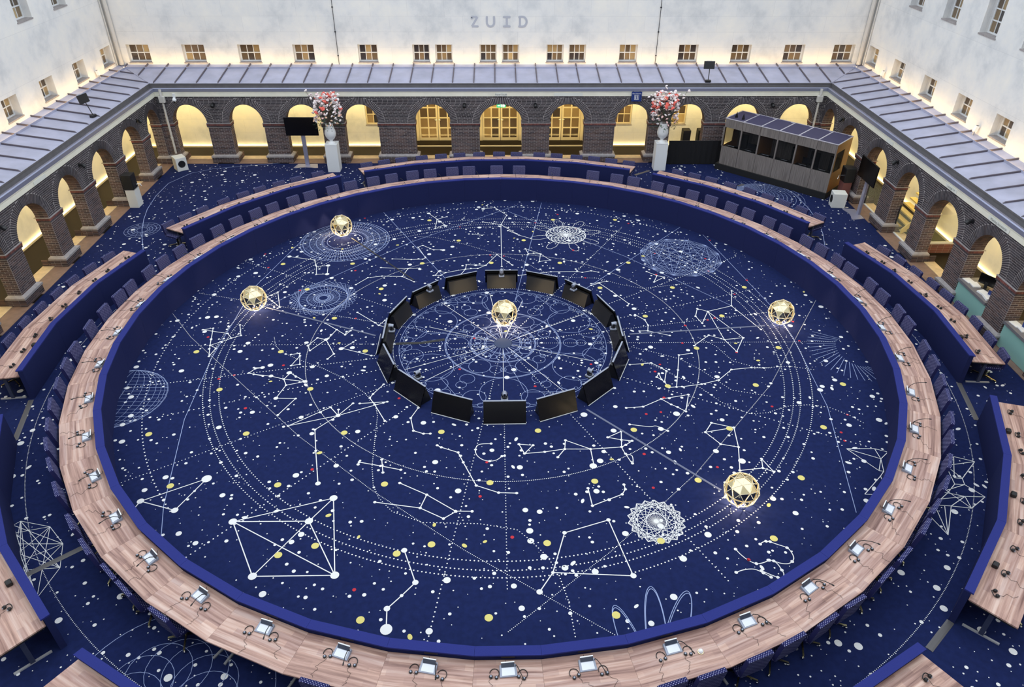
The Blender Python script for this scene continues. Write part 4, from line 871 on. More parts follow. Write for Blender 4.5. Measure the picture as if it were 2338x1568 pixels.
# ---------------------------------------------------------------- cable covers and floor ducts
def cover(name, pts, w, h, material, label, cat):
    mb = MB()
    for (ax, ay), (bx, by) in zip(pts, pts[1:]):
        d = hypot(bx - ax, by - ay); nx, ny = -(by - ay) / d, (bx - ax) / d
        p = [(ax + nx * w / 2, ay + ny * w / 2), (ax - nx * w / 2, ay - ny * w / 2), (bx - nx * w / 2, by - ny * w / 2), (bx + nx * w / 2, by + ny * w / 2)]
        t_ = [(ax + nx * w * .25, ay + ny * w * .25), (ax - nx * w * .25, ay - ny * w * .25), (bx - nx * w * .25, by - ny * w * .25), (bx + nx * w * .25, by + ny * w * .25)]
        mb.hexa([(x, y, .006) for x, y in p] + [(x, y, h) for x, y in t_])
    return tag(obj(name, mb, material=material), label, cat, 'cable covers on the carpet')
cover('cable_cover', [(-5.31, 6.7), (-2.83, 3.62)], .055, .018, 'dark_metal', 'dark cable cover running to the lamp above the spoked rosette', 'cable cover')
cover('cable_cover', [(-7.12, 2.0), (-3.62, .42)], .055, .018, 'cable_cover', 'pale cable cover running to the lone lamp beside the orbits', 'cable cover')
cover('cable_cover', [(2.06, -2.95), (4.70, -5.74)], .055, .018, 'cable_cover', 'pale cable cover running to the lamp beside the small round star', 'cable cover')
cover('cable_cover', [(3.63, .41), (7.65, .80)], .055, .018, 'cable_cover', 'pale cable cover running toward the reception desk side', 'cable cover')
cover('cable_bundle', [(-3.0, 0), (-2.3, .03), (-1.65, .2)], .10, .03, 'black_plastic', 'black taped cable bundle inside the monitor ring', 'cable')
for (a0, r0, a1, r1), d in (((-168.6, 12.12, -161.2, 12.12), 'between the two tables by the crystal arches'), ((-9.4, 12.08, -16.8, 12.08), 'beside the table end with open legs near the desks'), ((65.6, 13.83, 63.9, 14.6), 'beside the white pedestal near the black curtain'), ((49.3, 14.98, 48.9, 15.3), 'in front of the interpreter booth'), ((-139.8, 12.02, -139.8, 11.0), 'across the drawn fan of lines'), ((-52.5, 12.1, -48.4, 12.1), 'at the near table corner with a T-shaped leg')):
    cover('floor_duct', [P(r0, a0), P(r1, a1)], .13, .012, 'duct_grey', 'flat metal floor duct ' + d, 'floor duct')
# ---------------------------------------------------------------- interpreter booth
bx, by = 9.43, 13.33; ex, ey = 12.86, 10.0; BLn = hypot(ex - bx, ey - by); brz = atan2(ey - by, ex - bx); BD, BZ0, BZ1 = 1.42, .25, 2.19
bo = thing('interpreter_booth', 'long grey interpreter booth with six windows in the arcade corner', 'booth', (bx, by, 0), brz)
# local: x along the front, y backwards (+y away from the room)
obj('platform', MB().box(-.12, BLn + .02, -.08, BD, 0, BZ0), bo, material='booth_black')
mw = BLn / 6
for i in range(6):
    x0, x1 = i * mw + .006, (i + 1) * mw - .006
    obj('front_panel', MB().box(x0, x1, 0, .04, BZ0, 1.03), bo, material='booth_laminate')
    obj('header_panel', MB().box(x0, x1, 0, .04, 1.83, BZ1), bo, material='booth_laminate')
    obj('post', MB().box(i * mw - .03, i * mw + .03, -.006, .05, 1.03, 1.83), bo, material='booth_laminate')
    obj('window_pane', MB().box(x0 + .03, x1 - .03, .016, .024, 1.03, 1.83), bo, material='glass_tint')
    rp = obj('roof_panel', MB().box(x0 + .02, x1 - .02, .03, BD - .03, BZ1 - .02, BZ1), bo, material='booth_roof')
    obj('vent_clip', MB().box(x1 - .16, x1 - .05, BD - .10, BD - .05, BZ1, BZ1 + .025), rp, material='booth_frame')
    obj('roof_bar', MB().box(i * mw - .025, i * mw + .025, .0, BD, BZ1 - .01, BZ1 + .012), bo, material='booth_frame')
obj('post', MB().box(BLn - .05, BLn, -.006, .05, 1.03, 1.83), bo, material='booth_laminate')
obj('roof_rim', MB().box(-.02, BLn + .02, -.012, .03, BZ1 - .01, BZ1 + .014).box(-.02, BLn + .02, BD - .03, BD, BZ1 - .01, BZ1 + .014).box(BLn - .02, BLn + .02, 0, BD, BZ1 - .01, BZ1 + .013), bo, material='booth_frame')
for x, nm in ((0, 'side_wall'), (BLn - .03, 'side_wall')):
    obj(nm, MB().box(x, x + .03, .04, BD, BZ0, 1.03).box(x, x + .03, .04, BD, 1.83, BZ1 - .02).box(x, x + .03, .04, .12, 1.03, 1.83).box(x, x + .03, .85, BD, 1.03, 1.83), bo, material='booth_side')
    obj('side_pane', MB().box(x + .01, x + .018, .12, .85, 1.03, 1.83), bo, material='glass_tint')
obj('back_wall', MB().box(.03, BLn - .03, BD - .03, BD - .005, BZ0, BZ1 - .02), bo, material='booth_laminate')
obj('desk_shelf', MB().box(.03, BLn - .03, .05, .42, .96, .99), bo, material='dark_metal')
obj('divider', MB().box(2 * mw - .01, 2 * mw + .01, .05, BD - .04, BZ0, BZ1 - .03).box(4 * mw - .01, 4 * mw + .01, .05, BD - .04, BZ0, BZ1 - .03), bo, material='booth_side')
bm_ = Matrix.Translation((bx, by, 0)) @ Matrix.Rotation(brz, 4, 'Z')
def bw(x, y, z): return tuple(bm_ @ Vector((x, y, z)))
for i in range(6):
    lb = 'interpreter console on the booth desk, %s window counted from the curtain end' % ordw(i + 1)
    t = thing('interpreter_console', lb, 'console', bw((i + .45) * mw, .2, .99), brz, 'consoles in the booth')
    obj('body', MB().hexa([(-.16, -.08, 0), (.16, -.08, 0), (.16, .1, 0), (-.16, .1, 0), (-.16, -.08, .07), (.16, -.08, .07), (.16, .1, .02), (-.16, .1, .02)]), t, material='black_plastic'); obj('button_strip', MB().box(-.14, .14, -.085, -.07, .07, .075), t, material='light_keys')
for i in (0, 3, 4, 5):
    t = thing('office_chair', 'black office chair inside the booth behind the %s window' % ordw(i + 1), 'chair', bw((i + .6) * mw, .82, BZ0), brz, 'chairs in the booth')
    obj('seat', MB().bevelbox(-.22, .22, -.2, .2, .42, .5, .02), t, material='booth_black'); obj('backrest', MB().bevelbox(-.2, .2, .16, .22, .52, 1.12, .025), t, material='booth_black')
    obj('column', MB().lathe([(.24, 0), (.22, .03), (.03, .05), (.03, .42)], 8), t, material='booth_black')
for i in (1, 4):
    t = thing('booth_monitor', 'dark desk monitor behind the %s booth window' % ordw(i + 1), 'monitor', bw((i + .55) * mw, .34, .99), brz, 'monitors in the booth')
    obj('screen', MB().box(-.2, .2, 0, .02, .05, .3), t, material='black_screen'); obj('foot', MB().box(-.08, .08, -.04, .05, 0, .012).box(-.02, .02, .0, .02, .012, .06), t, material='black_plastic')
for k, (u, v) in enumerate(((.28, .35), (.62, .3))):
    o = obj('antenna_panel', MB().prism([(-.06, -.006), (.06, -.006), (.06, .006), (-.06, .006)], 0, .02).add([(-.07, 0, .02), (.07, 0, .02), (.0, 0, .26), (-.07, .012, .02), (.07, .012, .02), (0, .012, .26)], [(0, 1, 2), (3, 4, 5), (0, 1, 4, 3), (1, 2, 5, 4), (2, 0, 3, 5)]), None, bw(u, v, BZ1 + .001), brz + .9, material='black_plastic')
    tag(o, 'black triangular antenna on the booth roof, %s from the curtain end' % ordw(k + 1), 'antenna', 'antennas on the booth roof')

# ---------------------------------------------------------------- flower pedestals
def pedestal(x0, x1, y0, y1, d):
    t = thing('flower_pedestal', 'tall white square pedestal ' + d, 'pedestal', ((x0 + x1) / 2, (y0 + y1) / 2, 0), 0, 'white flower pedestals'); w, l = (x1 - x0) / 2, (y1 - y0) / 2
    obj('shaft', MB().box(-w, w, -l, l, 0, 1.165), t, material='white_paint'); obj('cap', MB().bevelbox(-w - .008, w + .008, -l - .008, l + .008, 1.165, 1.19, .006), t, material='white_paint')
    v = thing('urn_vase', 'white urn-shaped vase on the pedestal ' + d, 'vase', ((x0 + x1) / 2, (y0 + y1) / 2, 1.19), 0, 'white urn vases')
    smooth(obj('body', MB().lathe([(.07, .12), (.15, .19), (.215, .30), (.235, .40), (.22, .52), (.175, .64), (.15, .74), (.155, .80), (.14, .80), (.13, .74)], 24), v, material='vase_white'))
    smooth(obj('foot', MB().lathe([(.17, 0), (.165, .02), (.10, .05), (.062, .09), (.07, .125)], 24), v, material='vase_white'))
    return (x0 + x1) / 2, (y0 + y1) / 2
def bouquet(x, y, d, seed):
    rr = random.Random(seed); t = thing('flower_arrangement', 'tall bouquet of white, blush and coral blossoms ' + d, 'flowers', (x, y, 1.93), 0, 'flower arrangements'); t.scale = (1.18, 1.18, 1.25)
    leaf = MB()
    for k in range(420):
        a = rr.uniform(0, 2 * pi); e = rr.uniform(-.3, 1.5); r = rr.uniform(.12, .52) * (1 if e < .6 else .8); c = Vector((r * cos(a) * cos(e * .6), r * sin(a) * cos(e * .6), .02 + .62 * max(0, e) * .75 + rr.uniform(-.12, .1)))
        dr = Vector((cos(a), sin(a), rr.uniform(-.4, .8))).normalized() * rr.uniform(.06, .14); sd = dr.cross(Vector((rr.random(), rr.random(), 1))).normalized() * rr.uniform(.012, .028)
        leaf.add([c, c + dr * .5 + sd, c + dr, c + dr * .5 - sd], [(0, 1, 2, 3)])
    fo = obj('foliage', leaf, t, material='leaf_green'); fo['kind'] = 'stuff'
    stems = MB()
    for k in range(26): a = rr.uniform(0, 2 * pi); r = rr.uniform(.1, .4); stems.tube([(0, 0, -.25), (r * .4 * cos(a), r * .4 * sin(a), .2), (r * cos(a), r * sin(a), rr.uniform(.4, .8))], .005, 4)
    obj('stems', stems, t, material='twig')
    tw = MB(); tips = []
    for k in range(9):
        a = 2 * pi * k / 9 + rr.uniform(-.2, .2); pts = [Vector((0, 0, .1))]; up = rr.uniform(.55, 1.0); out = rr.uniform(.35, .75)
        for j in range(1, 6): pts.append(Vector((cos(a) * out * j / 5, sin(a) * out * j / 5 * .6, .2 + up * j / 5 + rr.uniform(-.03, .03))))
        tw.tube(pts, .005, 4); tips += pts[3:]
        for j in range(3): p = pts[2 + j]; tw.tube([p, p + Vector((rr.uniform(-.2, .2), rr.uniform(-.2, .2), rr.uniform(-.02, .16)))], .003, 4)
    obj('branches', tw, t, material='twig')
    bl = {}
    for m_, sz in (('petal_white', .046), ('petal_pink', .042), ('petal_peach', .042), ('petal_coral', .075)):
        b = MB()
        for k in range(6):
            a = k * pi / 3; b.ball((sz * .62 * cos(a), sz * .62 * sin(a), 0), sz * .52, 6, 4, .7)
        b.ball((0, 0, sz * .25), sz * .45, 6, 4); bl[m_] = b.mesh('blossom', m_)
    for k in range(215):
        a = rr.uniform(0, 2 * pi); h = rr.uniform(0, 1) ** .8; R = (.50 if h < .55 else .50 - (h - .55) * .45) * (.8 + .2 * rr.random()); z = .08 + h * .95
        m_ = rr.choices(['petal_white', 'petal_pink', 'petal_peach', 'petal_coral'], [5, 3 if h < .5 else 1.5, 3 if h < .35 else .3, .12 if h < .45 else 1.1])[0]
        o = obj('blossom', bl[m_], t, (R * cos(a), R * sin(a), z)); o.rotation_euler = (rr.uniform(-.9, .9), rr.uniform(-.9, .9), a)
    for p in tips:
        for j in range(2):
            o = obj('blossom', bl['petal_white'], t, p + Vector((rr.uniform(-.05, .05), rr.uniform(-.05, .05), rr.uniform(-.05, .06)))); o.rotation_euler = (rr.uniform(-.9, .9), rr.uniform(-.9, .9), 0)
x, y = pedestal(-7.34, -6.84, 13.04, 13.55, 'beside the wide black display'); bouquet(x, y, 'beside the wide black display', 4)
x, y = pedestal(6.6, 7.1, 13.11, 13.60, 'beside the black curtain'); bouquet(x, y, 'beside the black curtain', 11)

# ---------------------------------------------------------------- display stands
def display(loc, rz, label, tilt):
    t = thing('display_stand', label, 'display', loc, rz, 'displays on floor stands')
    poly = [(-.53, -.40), (-.40, -.42), (-.22, -.36), (0, -.33), (.22, -.36), (.40, -.42), (.53, -.40), (.42, .06), (-.42, .06)]
    obj('base_plate', MB().prism(poly, .003, .02), t, material='plinth_pole')
    obj('pole', MB().box(-.085, .085, -.04, .04, .02, 1.7), t, material='plinth_pole')
    obj('screen', MB().bevelbox(-.69, .69, -.10, -.05, 1.32, 2.10, .008), t, material='black_screen')
    obj('mount', MB().box(-.2, .2, -.05, -.03, 1.5, 1.9), t, material='black_plastic')
display((-8.40, 13.92, 0), 0, 'wide black display on a grey stand beside the flower vase', 0)
display((13.60, 8.55, 0), -pi / 2, 'wide black display on a grey stand beside the interpreter booth', 0)

# ---------------------------------------------------------------- loudspeakers
def sub(loc, rz, label):
    t = thing('subwoofer', label, 'speaker', loc, rz, 'white bass loudspeakers'); w = .225
    obj('cabinet', MB().bevelbox(-w, w, -.25, .25, .004, .57, .01), t, material='subwoofer_white')
    c = obj('cone', MB().add([(.135 * cos(a), -.258, .30 + .135 * sin(a)) for a in [2 * pi * k / 24 for k in range(24)]] + [(.05 * cos(a), -.2545, .30 + .05 * sin(a)) for a in [2 * pi * k / 24 for k in range(24)]], [(k, (k + 1) % 24, (k + 1) % 24 + 24, k + 24) for k in range(24)] + [tuple(range(24, 48))]), t, material='black_plastic')
    obj('surround', MB().tube([(.14 * cos(2 * pi * k / 24), -.252, .30 + .14 * sin(2 * pi * k / 24)) for k in range(25)], .012, 6, False), t, material='black_plastic')
sub((-13.69, 13.43, 0), radians(38), 'white bass loudspeaker in the arcade corner by the downpipe')
sub((13.07, 9.33, 0), radians(-98), 'white bass loudspeaker between the booth and the display stand')
t = thing('loudspeaker_plinth', 'pale painted block under the black loudspeaker', 'plinth', (-14.06, 9.61, 0)); obj('block', MB().box(-.175, .175, -.21, .21, .004, .70), t, material='subwoofer_white'); obj('top_board', MB().box(-.18, .18, -.215, .215, .70, .712), t, material='stone_grey')
t = thing('loudspeaker', 'black loudspeaker standing on the pale block by the arches', 'speaker', (-14.06, 9.61, .712)); obj('cabinet', MB().bevelbox(-.19, .17, -.2, .2, 0, .57, .012), t, material='booth_black'); obj('grille', MB().box(.17, .178, -.17, .17, .04, .53), t, material='black_plastic'); obj('aiming_handle', MB().tube([(.178, .1, .12), (.28, .16, .13), (.34, .12, .04)], .016, 6), t, material='chrome')
t = thing('loudspeaker_plinth', 'brick-coloured block under the hooked black loudspeaker beside the booth', 'plinth', (13.55, 10.05, 0)); obj('block', MB().box(-.16, .16, -.2, .2, .004, .74), t, material='brick_red')
t = thing('loudspeaker', 'black loudspeaker with a white hook beside the booth', 'speaker', (13.55, 10.05, .74)); obj('cabinet', MB().bevelbox(-.18, .2, -.22, .22, 0, .56, .012), t, material='booth_black'); obj('grille', MB().box(-.188, -.18, -.19, .19, .04, .52), t, material='black_plastic'); obj('aiming_handle', MB().tube([(-.188, .05, .2), (-.30, .06, .22), (-.36, 0, .08)], .016, 6), t, material='chrome')

# black curtain wall and stage clutter
cu = thing('black_curtain', 'black cloth screen between the vase and the booth', 'curtain', (8.45, 13.86, 0)); pts = [(-1.15 + 2.3 * k / 46, .012 * sin(k * 1.3)) for k in range(47)]
obj('cloth', MB().add([(x, y, .01) for x, y in pts] + [(x, y, 1.04) for x, y in pts] + [(x, y + .012, .01) for x, y in pts] + [(x, y + .012, 1.04) for x, y in pts], [(i, i + 1, i + 48, i + 47) for i in range(46)] + [(i + 94, i + 95, i + 142, i + 141) for i in range(46)]), cu, material='curtain_black')
obj('rail', MB().tube([(-1.16, .006, 1.045), (1.16, .006, 1.045)], .012, 6), cu, material='black_plastic')
for k, xx in enumerate((8.33, 9.0)):
    t = thing('flight_case', 'upright dark case behind the black curtain, %s from the vase' % ordw(k + 1), 'case', (xx, 15.2, 0), 0, 'cases behind the curtain'); obj('body', MB().bevelbox(-.17, .17, -.2, .2, .004, 1.12, .015), t, material='booth_black'); obj('lid', MB().box(-.172, .172, -.202, .202, 1.0, 1.012), t, material='dark_metal')

# ---------------------------------------------------------------- fixtures on the walls and roof
def dome(loc, d, label):
    t = thing('arcade_spotlight', label, 'spotlight', loc, atan2(d[1], d[0]) - pi / 2, 'black spotlights on the brick arcade')
    obj('wall_plate', MB().tube([(0, .045, 0), (0, .02, 0)], .07, 10), t, material='black_plastic'); obj('arm', MB().tube([(0, .03, 0), (0, -.06, -.01)], .015, 6), t, material='black_plastic')
    h = obj('head', MB().tube([(0, -.03, .03), (0, -.09, -.01), (0, -.15, -.06)], [.05, .075, .07], 10), t, material='black_plastic'); obj('lens', MB().tube([(0, -.15, -.06), (0, -.155, -.065)], .05, 10), h, material='black_screen')
for k, (x, z) in enumerate(((-12.03, 2.53), (-1.5, 2.5), (1.5, 2.5), (11.6, 2.5))): dome((x, YB - .055, z), (0, 1), 'black spotlight on the brick wall under the ZUID side, %s from the downpipe' % ordw(k + 1))
for k, y in enumerate((12.15, 7.31, 2.4)): dome((XL + .055, y, 2.49), (-1, 0), 'black spotlight on the arcade nearest the black loudspeaker block, %s from the corner' % ordw(k + 1))
for k, y in enumerate((12.17, 7.37, 2.53)): dome((XR - .055, y, 2.49), (1, 0), 'black spotlight on the arcade with reception desks, %s from the corner' % ordw(k + 1))
def flood(loc, rz, label, up):
    t = thing('roof_floodlight', label, 'floodlight', loc, rz, 'floodlights on the zinc roof')
    obj('weight_base', MB().bevelbox(-.12, .12, -.07, .07, 0, .10, .02), t, material='black_plastic'); obj('pole', MB().tube([(0, 0, .1), (.02, .10, .33), (.03, .2, .56)], .018, 6), t, material='black_plastic')
    h = obj('head', MB().hexa([(-.22, .14, .50), (.22, .14, .50), (.22, .2, .50), (-.22, .2, .50), (-.22, .20, .80), (.22, .20, .80), (.22, .26, .78), (-.22, .26, .78)]), t, material='black_plastic'); obj('rim', MB().hexa([(-.225, .195, .80), (.225, .195, .80), (.225, .262, .78), (-.225, .262, .78), (-.225, .197, .812), (.225, .197, .812), (.225, .265, .79), (-.225, .265, .79)]), h, material='silver_plastic')
    obj('driver_box', MB().box(-.1, .12, .26, .38, .68, .78), t, material='silver_plastic')
flood((-14.72, 9.75, zr(.32) + .0), radians(75), 'black floodlight on the zinc roof above the loudspeaker block', 0)
flood((8.75, 14.45, zr(.2)), radians(-4), 'black floodlight on the zinc roof above the booth and vase', 0)
for x, y, sg, d in ((XWL + .13, 14.14, 1, 'beside the last window before the corner'), (XWR - .13, 14.0, -1, 'between the two windows next to the downpipe'), (XWR - .13, 6.88, -1, 'between the two windows above the display stand')):
    t = thing('wall_uplight', 'small white and black uplight ' + d, 'wall light', (x, y, zr(1.9)), 0, 'uplights on the roof')
    obj('bracket', MB().box(-.02, .02, -.02, .02, 0, .14), t, material='silver_plastic'); obj('housing', MB().hexa([(-.05, -.06, .14), (.05, -.06, .14), (.05, .06, .14), (-.05, .06, .14), (-.05 - sg * .05, -.06, .32), (.05 - sg * .05, -.06, .32), (.05 - sg * .05, .06, .32), (-.05 - sg * .05, .06, .32)]), t, material='white_paint'); obj('lens', MB().box(-.03 - sg * .05, .03 - sg * .05, -.045, .045, .321, .326), t, material='black_screen')
# downpipes, lightning rods
def pipe(name, pts, r, material, label, cat='pipe', n=8):
    return tag(obj(name, MB().tube(pts, r, n), material=material), label, cat)
for sx, X, XW in ((-1, XL, XWL), (1, XR, XWR)):
    d = 'above the white bass loudspeaker corner' if sx < 0 else 'above the interpreter booth corner'
    t = thing('wall_downpipe', 'tall cream rain pipe down the plaster corner ' + d, 'pipe', (XW - sx * .16, YW - .12, zr(WD) + .02)); obj('pipe', MB().tube([(0, 0, .06), (0, 0, 9)], .085, 10), t, material='pipe_cream'); obj('shoe', MB().tube([(0, 0, .12), (0, 0, 0)], .10, 10), t, material='pipe_cream')
    for k in range(4): obj('clamp', MB().tube([(0, 0, .95 + k * 2.0), (0, 0, .99 + k * 2.0)], .098, 10), t, material='pipe_cream')
    pipe('wall_conduit', [(XW - sx * .05, YW - .30, 3.66), (XW - sx * .05, YW - .30, 12.5)], .022, 'pipe_cream', 'thin cable conduit beside the rain pipe ' + d, 'conduit')
    t = thing('arcade_downpipe', 'cream rain pipe with a hopper on the brick corner ' + d, 'pipe', (X - sx * .34 - (.0), YB - .12, 0)); obj('pipe', MB().tube([(0, 0, .45), (0, 0, 2.6)], .045, 8), t, material='pipe_cream')
    obj('hopper', MB().bevelbox(-.12, .12, -.08, .07, 2.62, 2.9, .02), t, material='pipe_cream'); obj('neck', MB().tube([(0, -.02, 2.9), (0, .0, 3.16)], .06, 8), t, material='pipe_cream'); obj('collar', MB().tube([(0, 0, 1.1), (0, 0, 1.16)], .058, 8), t, material='pipe_cream')
for x, d in ((-6.985, 'above the flower vase by the wide display'), (6.82, 'above the flower vase by the curtain')):
    t = thing('lightning_rod', 'thin dark conductor rod down the plaster wall ' + d, 'rod', (x, YW - .025, 0), 0, 'conductor rods on the plaster wall'); obj('rod', MB().tube([(0, 0, 3.64), (0, 0, 13.)], .011, 6), t, material='dark_metal')
    for k in range(6): obj('clip', MB().box(-.03, .03, -.02, .02, 3.98 + k * .97, 4.02 + k * .97), t, material='dark_metal')
# security camera by the corner
t = thing('security_camera', 'white dome security camera under the eave beside the corner hopper', 'camera', (-13.55, YB - .09, 2.72)); obj('bracket', MB().box(-.05, .05, -.02, .09, .1, .26), t, material='white_paint'); smooth(obj('dome', MB().ball((0, -.05, .02), .09, 12, 8), t, material='white_paint')); obj('lens', MB().ball((0, -.09, -.03), .05, 10, 6), t, material='black_screen')

# ---------------------------------------------------------------- lettering and signs
zu = thing('wall_lettering', 'grey capital letters ZUID on the pale plaster wall', 'lettering', (0, YW - .006, 5.14)); H = .46; S = .088
def stroke_letter(ox, strokes):
    mb = MB()
    for pi_, pts in enumerate(strokes):
        for si_, ((ax, az), (bx_, bz)) in enumerate(zip(pts, pts[1:])):
            f_ = -.001 - .0003 * (si_ + 7 * pi_)
            d = hypot(bx_ - ax, bz - az); nx, nz = -(bz - az) / d * S / 2, (bx_ - ax) / d * S / 2
            mb.hexa([(ox + ax + nx, f_, az + nz), (ox + ax - nx, f_, az - nz), (ox + bx_ - nx, f_, bz - nz), (ox + bx_ + nx, f_, bz + nz), (ox + ax + nx, .004, az + nz), (ox + ax - nx, .004, az - nz), (ox + bx_ - nx, .004, bz - nz), (ox + bx_ + nx, .004, bz + nz)])
        for ax, az in pts[:1] + pts[-1:]: mb.add([(ox + ax + S / 2 * cos(2 * pi * k / 10), -.0075 - .0003 * pi_, az + S / 2 * sin(2 * pi * k / 10)) for k in range(10)], [tuple(range(10))])
    obj('letter', mb, zu, material='zuid_grey')
a_, b_ = S / 2, H - S / 2
stroke_letter(-1.21, [[(a_, b_), (.33 - a_, b_), (a_, a_), (.33 - a_, a_)], [(a_, b_), (a_, b_ - .05)]])
stroke_letter(-.57, [[(a_, b_)] + [(.195 - .155 * cos(radians(k)), .20 - .165 * sin(radians(k))) for k in range(0, 181, 20)] + [(.39 - a_, b_)]])
stroke_letter(.15, [[(a_, b_), (.33 - a_, b_)], [(a_, a_), (.33 - a_, a_)], [(.165, a_), (.165, b_)]])
stroke_letter(.80, [[(a_, a_), (a_ + .03, a_), (a_ + .03, b_), (a_, b_)], [(a_, b_)] + [(.16 + .20 * cos(radians(k)), .23 + .197 * sin(radians(k))) for k in range(90, -91, -15)] + [(a_, a_)]])
def text(body, size, loc, rot, parent, material, name='lettering'):
    c = bpy.data.curves.new(name, 'FONT'); c.body = body; c.size = size; c.align_x = 'CENTER'; c.align_y = 'CENTER'; c.extrude = .0006; c.materials.append(MATS[material])
    o = bpy.data.objects.new('t', c); COL.objects.link(o); dg = bpy.context.evaluated_depsgraph_get(); me = bpy.data.meshes.new_from_object(o.evaluated_get(dg)); bpy.data.objects.remove(o)
    q = obj(name, me, parent, loc); q.rotation_euler = rot; return q
def name_sign(loc, rz, w, body, label):
    t = thing('name_sign', label, 'sign', loc, rz, 'name signs on the eave'); obj('plate', MB().box(-w / 2, w / 2, -.004, .004, -.065, .065), t, material='sign_pale')
    if body: text(body, .10, (0, -.006, 0), (pi / 2, 0, 0), t, 'sign_text')
    return t
name_sign((.05, YB - .062, 2.925), 0, .5, 'Foyer South', 'small pale sign reading Foyer South above the middle arch')
name_sign((2.87, YB - .062, 2.925), 0, 1.2, '', 'long blank pale strip on the eave beside the middle arch')
name_sign((XR - .056, 3.97, 2.925), -pi / 2, .62, 'Lounge 1+', 'pale sign reading Lounge 1+ on the eave above the glass balustrade')
name_sign((XR - .062, 1.40, 2.925), -pi / 2, 1.0, 'Meeting Secretariat', 'pale sign reading Meeting Secretariat on the eave above the reception desk')
name_sign((XR - .062, 8.2, 2.925), -pi / 2, .5, '', 'short blank pale strip on the eave above the display stand')
name_sign((XL + .062, 4.9, 2.925), pi / 2, .7, '', 'blank pale strip on the eave above the arches facing the desks')
t = thing('restroom_sign', 'hanging blue restroom sign with a white figure symbol', 'sign', (5.74, YB - .14, 2.66)); obj('plate', MB().box(-.215, .215, -.008, .008, 0, .40), t, material='sign_blue'); text('Rest Rooms', .075, (0, -.010, .325), (pi / 2, 0, 0), t, 'white_paint')
fr = MB()
for q in (MB().box(-.095, .095, -.012, -.008, .07, .085), MB().box(-.095, .095, -.012, -.008, .255, .27), MB().box(-.095, -.08, -.012, -.008, .07, .27), MB().box(.08, .095, -.012, -.008, .07, .27)): fr.add(q.v, q.f)
for x in (-.035, .035): fr.box(x - .018, x + .018, -.012, -.008, .10, .205); fr.add([(x + .018 * cos(2 * pi * k / 10), -.012, .228 + .018 * sin(2 * pi * k / 10)) for k in range(10)], [tuple(range(10))])
obj('symbol', fr, t, material='white_paint'); obj('hanger', MB().box(-.15, -.13, -.004, .09, .38, .40).box(.13, .15, -.004, .09, .38, .40), t, material='dark_metal')
t = thing('exit_sign', 'lit green exit sign hanging in the middle arch', 'sign', (.06, YB + .9, 2.12)); obj('plate', MB().box(-.2, .2, -.015, .015, -.01, .15), t, material='exit_green'); obj('symbol', MB().box(-.15, -.06, -.018, -.015, .05, .09).box(-.02, .03, -.018, -.015, .02, .12).box(.06, .15, -.018, -.015, .02, .12), t, material='exit_white'); obj('hanger', MB().box(-.01, .01, -.01, .01, .15, .74), t, material='dark_metal')

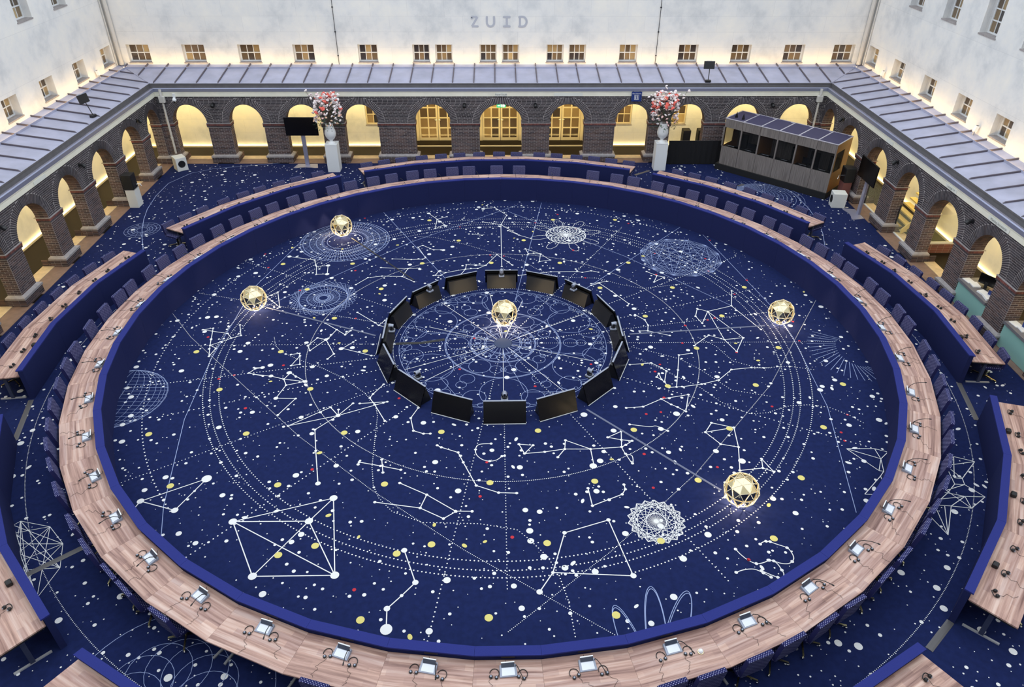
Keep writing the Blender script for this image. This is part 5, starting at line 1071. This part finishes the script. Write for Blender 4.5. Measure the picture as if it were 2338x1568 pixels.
# ---------------------------------------------------------------- reception desks, stair and glass in the side arcade
for i, (c, d) in enumerate(((1.44, 'in the arch under the Meeting Secretariat sign'), (-.985, 'in the next arch past the Meeting Secretariat sign'))):
    t = thing('reception_desk', 'mint glass reception desk with grey top ' + d, 'desk', (XR + .02, c, 0)); obj('front_glass', MB().box(0, .04, -.74, .74, .02, .72), t, material='mint_glass'); obj('worktop', MB().box(-.06, .62, -.74, .74, .72, .80), t, material='grey_counter'); obj('carcass', MB().box(.05, .58, -.72, .72, 0, .72), t, material='under_black')
    for k, (px_, py_, a) in enumerate(((.16, .55, .1), (.2, .28, -.1), (.18, -.22, .2), (.16, -.5, -.15))):
        w = 'white' if k != 2 else 'white and red'; p = obj('paper_stack', MB().box(-.11, .11, -.15, .15, 0, .02 + .012 * k), None, (XR + .02 + px_, c + py_, .801), a, material='paper'); tag(p, '%s paper stack on the mint desk %s, %s from the stair' % (w, 'under the sign' if i == 0 else 'past the sign', ordw(k + 1)), 'paper', 'papers on the reception desks')
    if i == 0:
        t = thing('desktop_monitor', 'black desktop monitor on the mint reception desk', 'monitor', (XR + .42, c + .1, .801), .5); obj('screen', MB().bevelbox(-.015, .015, -.25, .25, .1, .42, .006), t, material='black_screen'); obj('stand', MB().box(-.02, .02, -.04, .04, .02, .2).box(-.09, .09, -.12, .12, 0, .02), t, material='black_plastic')
        t = thing('blue_crate', 'dark blue box with an open top beside the desk monitor', 'box', (XR + .40, c - .42, .801), .3); obj('box', MB().box(-.13, .13, -.13, .13, 0, .2), t, material='sign_blue'); obj('lid', MB().box(-.15, .15, -.15, .15, .2, .215), t, material='stone_brown')
    else:
        t = thing('blue_crate', 'dark blue box on the desk past the sign', 'box', (XR + .42, c + .3, .801), .3); obj('box', MB().box(-.15, .15, -.15, .15, 0, .26), t, material='sign_blue'); obj('lid', MB().box(-.16, .16, -.16, .16, .26, .27), t, material='sign_blue')
t = thing('arcade_stair', 'cream lit stair rising behind the glass in the arch', 'stairs', (XR + .52, 7.42, 0))
for k in range(8):
    obj('tread', MB().box(.02 + k * .17, .24 + k * .17, -.62, .62, .10 + k * .19, .15 + k * .19), t, material='stair_cream')
obj('stringer', MB().hexa([(0, -.66, 0), (1.5, -.66, 1.5), (1.5, -.62, 1.5), (0, -.62, 0), (0, -.66, .22), (1.5, -.66, 1.78), (1.5, -.62, 1.78), (0, -.62, .22)]), t, material='stair_cream')
for k, (x, y, rz, z0, hl, d) in enumerate(((XR + .36, 8.75, 0, 0, .72, 'behind the display stand'), (XR + .36, 6.26, 0, 0, .72, 'in front of the lit stair'), (XR + 1.32, 5.40, pi / 2, .34, .66, 'on the low brick wall under the Lounge sign'))):
    t = thing('glass_balustrade', 'clear glass balustrade panel ' + d, 'balustrade', (x, y, z0), rz, 'glass balustrades'); obj('glass', MB().box(0, .016, -hl, hl, .05, 1.05), t, material='glass_clear'); obj('shoe_rail', MB().box(-.02, .04, -hl - .02, hl + .02, 0, .05), t, material='white_paint'); obj('edge_post', MB().box(-.01, .026, hl - .02, hl + .01, .05, 1.05), t, material='dark_metal')
t = thing('low_brick_wall', 'low lit brick wall behind the glass under the Lounge sign', 'wall', (XR + 1.32, 5.34, 0), pi / 2)
mb = MB()
for k in range(5):
    for j in range(6): mb.box(-.006, .02, -.66 + j * .22, -.66 + j * .22 + .208, .01 + k * .065, .065 + k * .065)
obj('bricks', mb, t, material='brick_red'); obj('core', MB().box(.0, .16, -.66, .66, 0, .34), t, material='mortar')
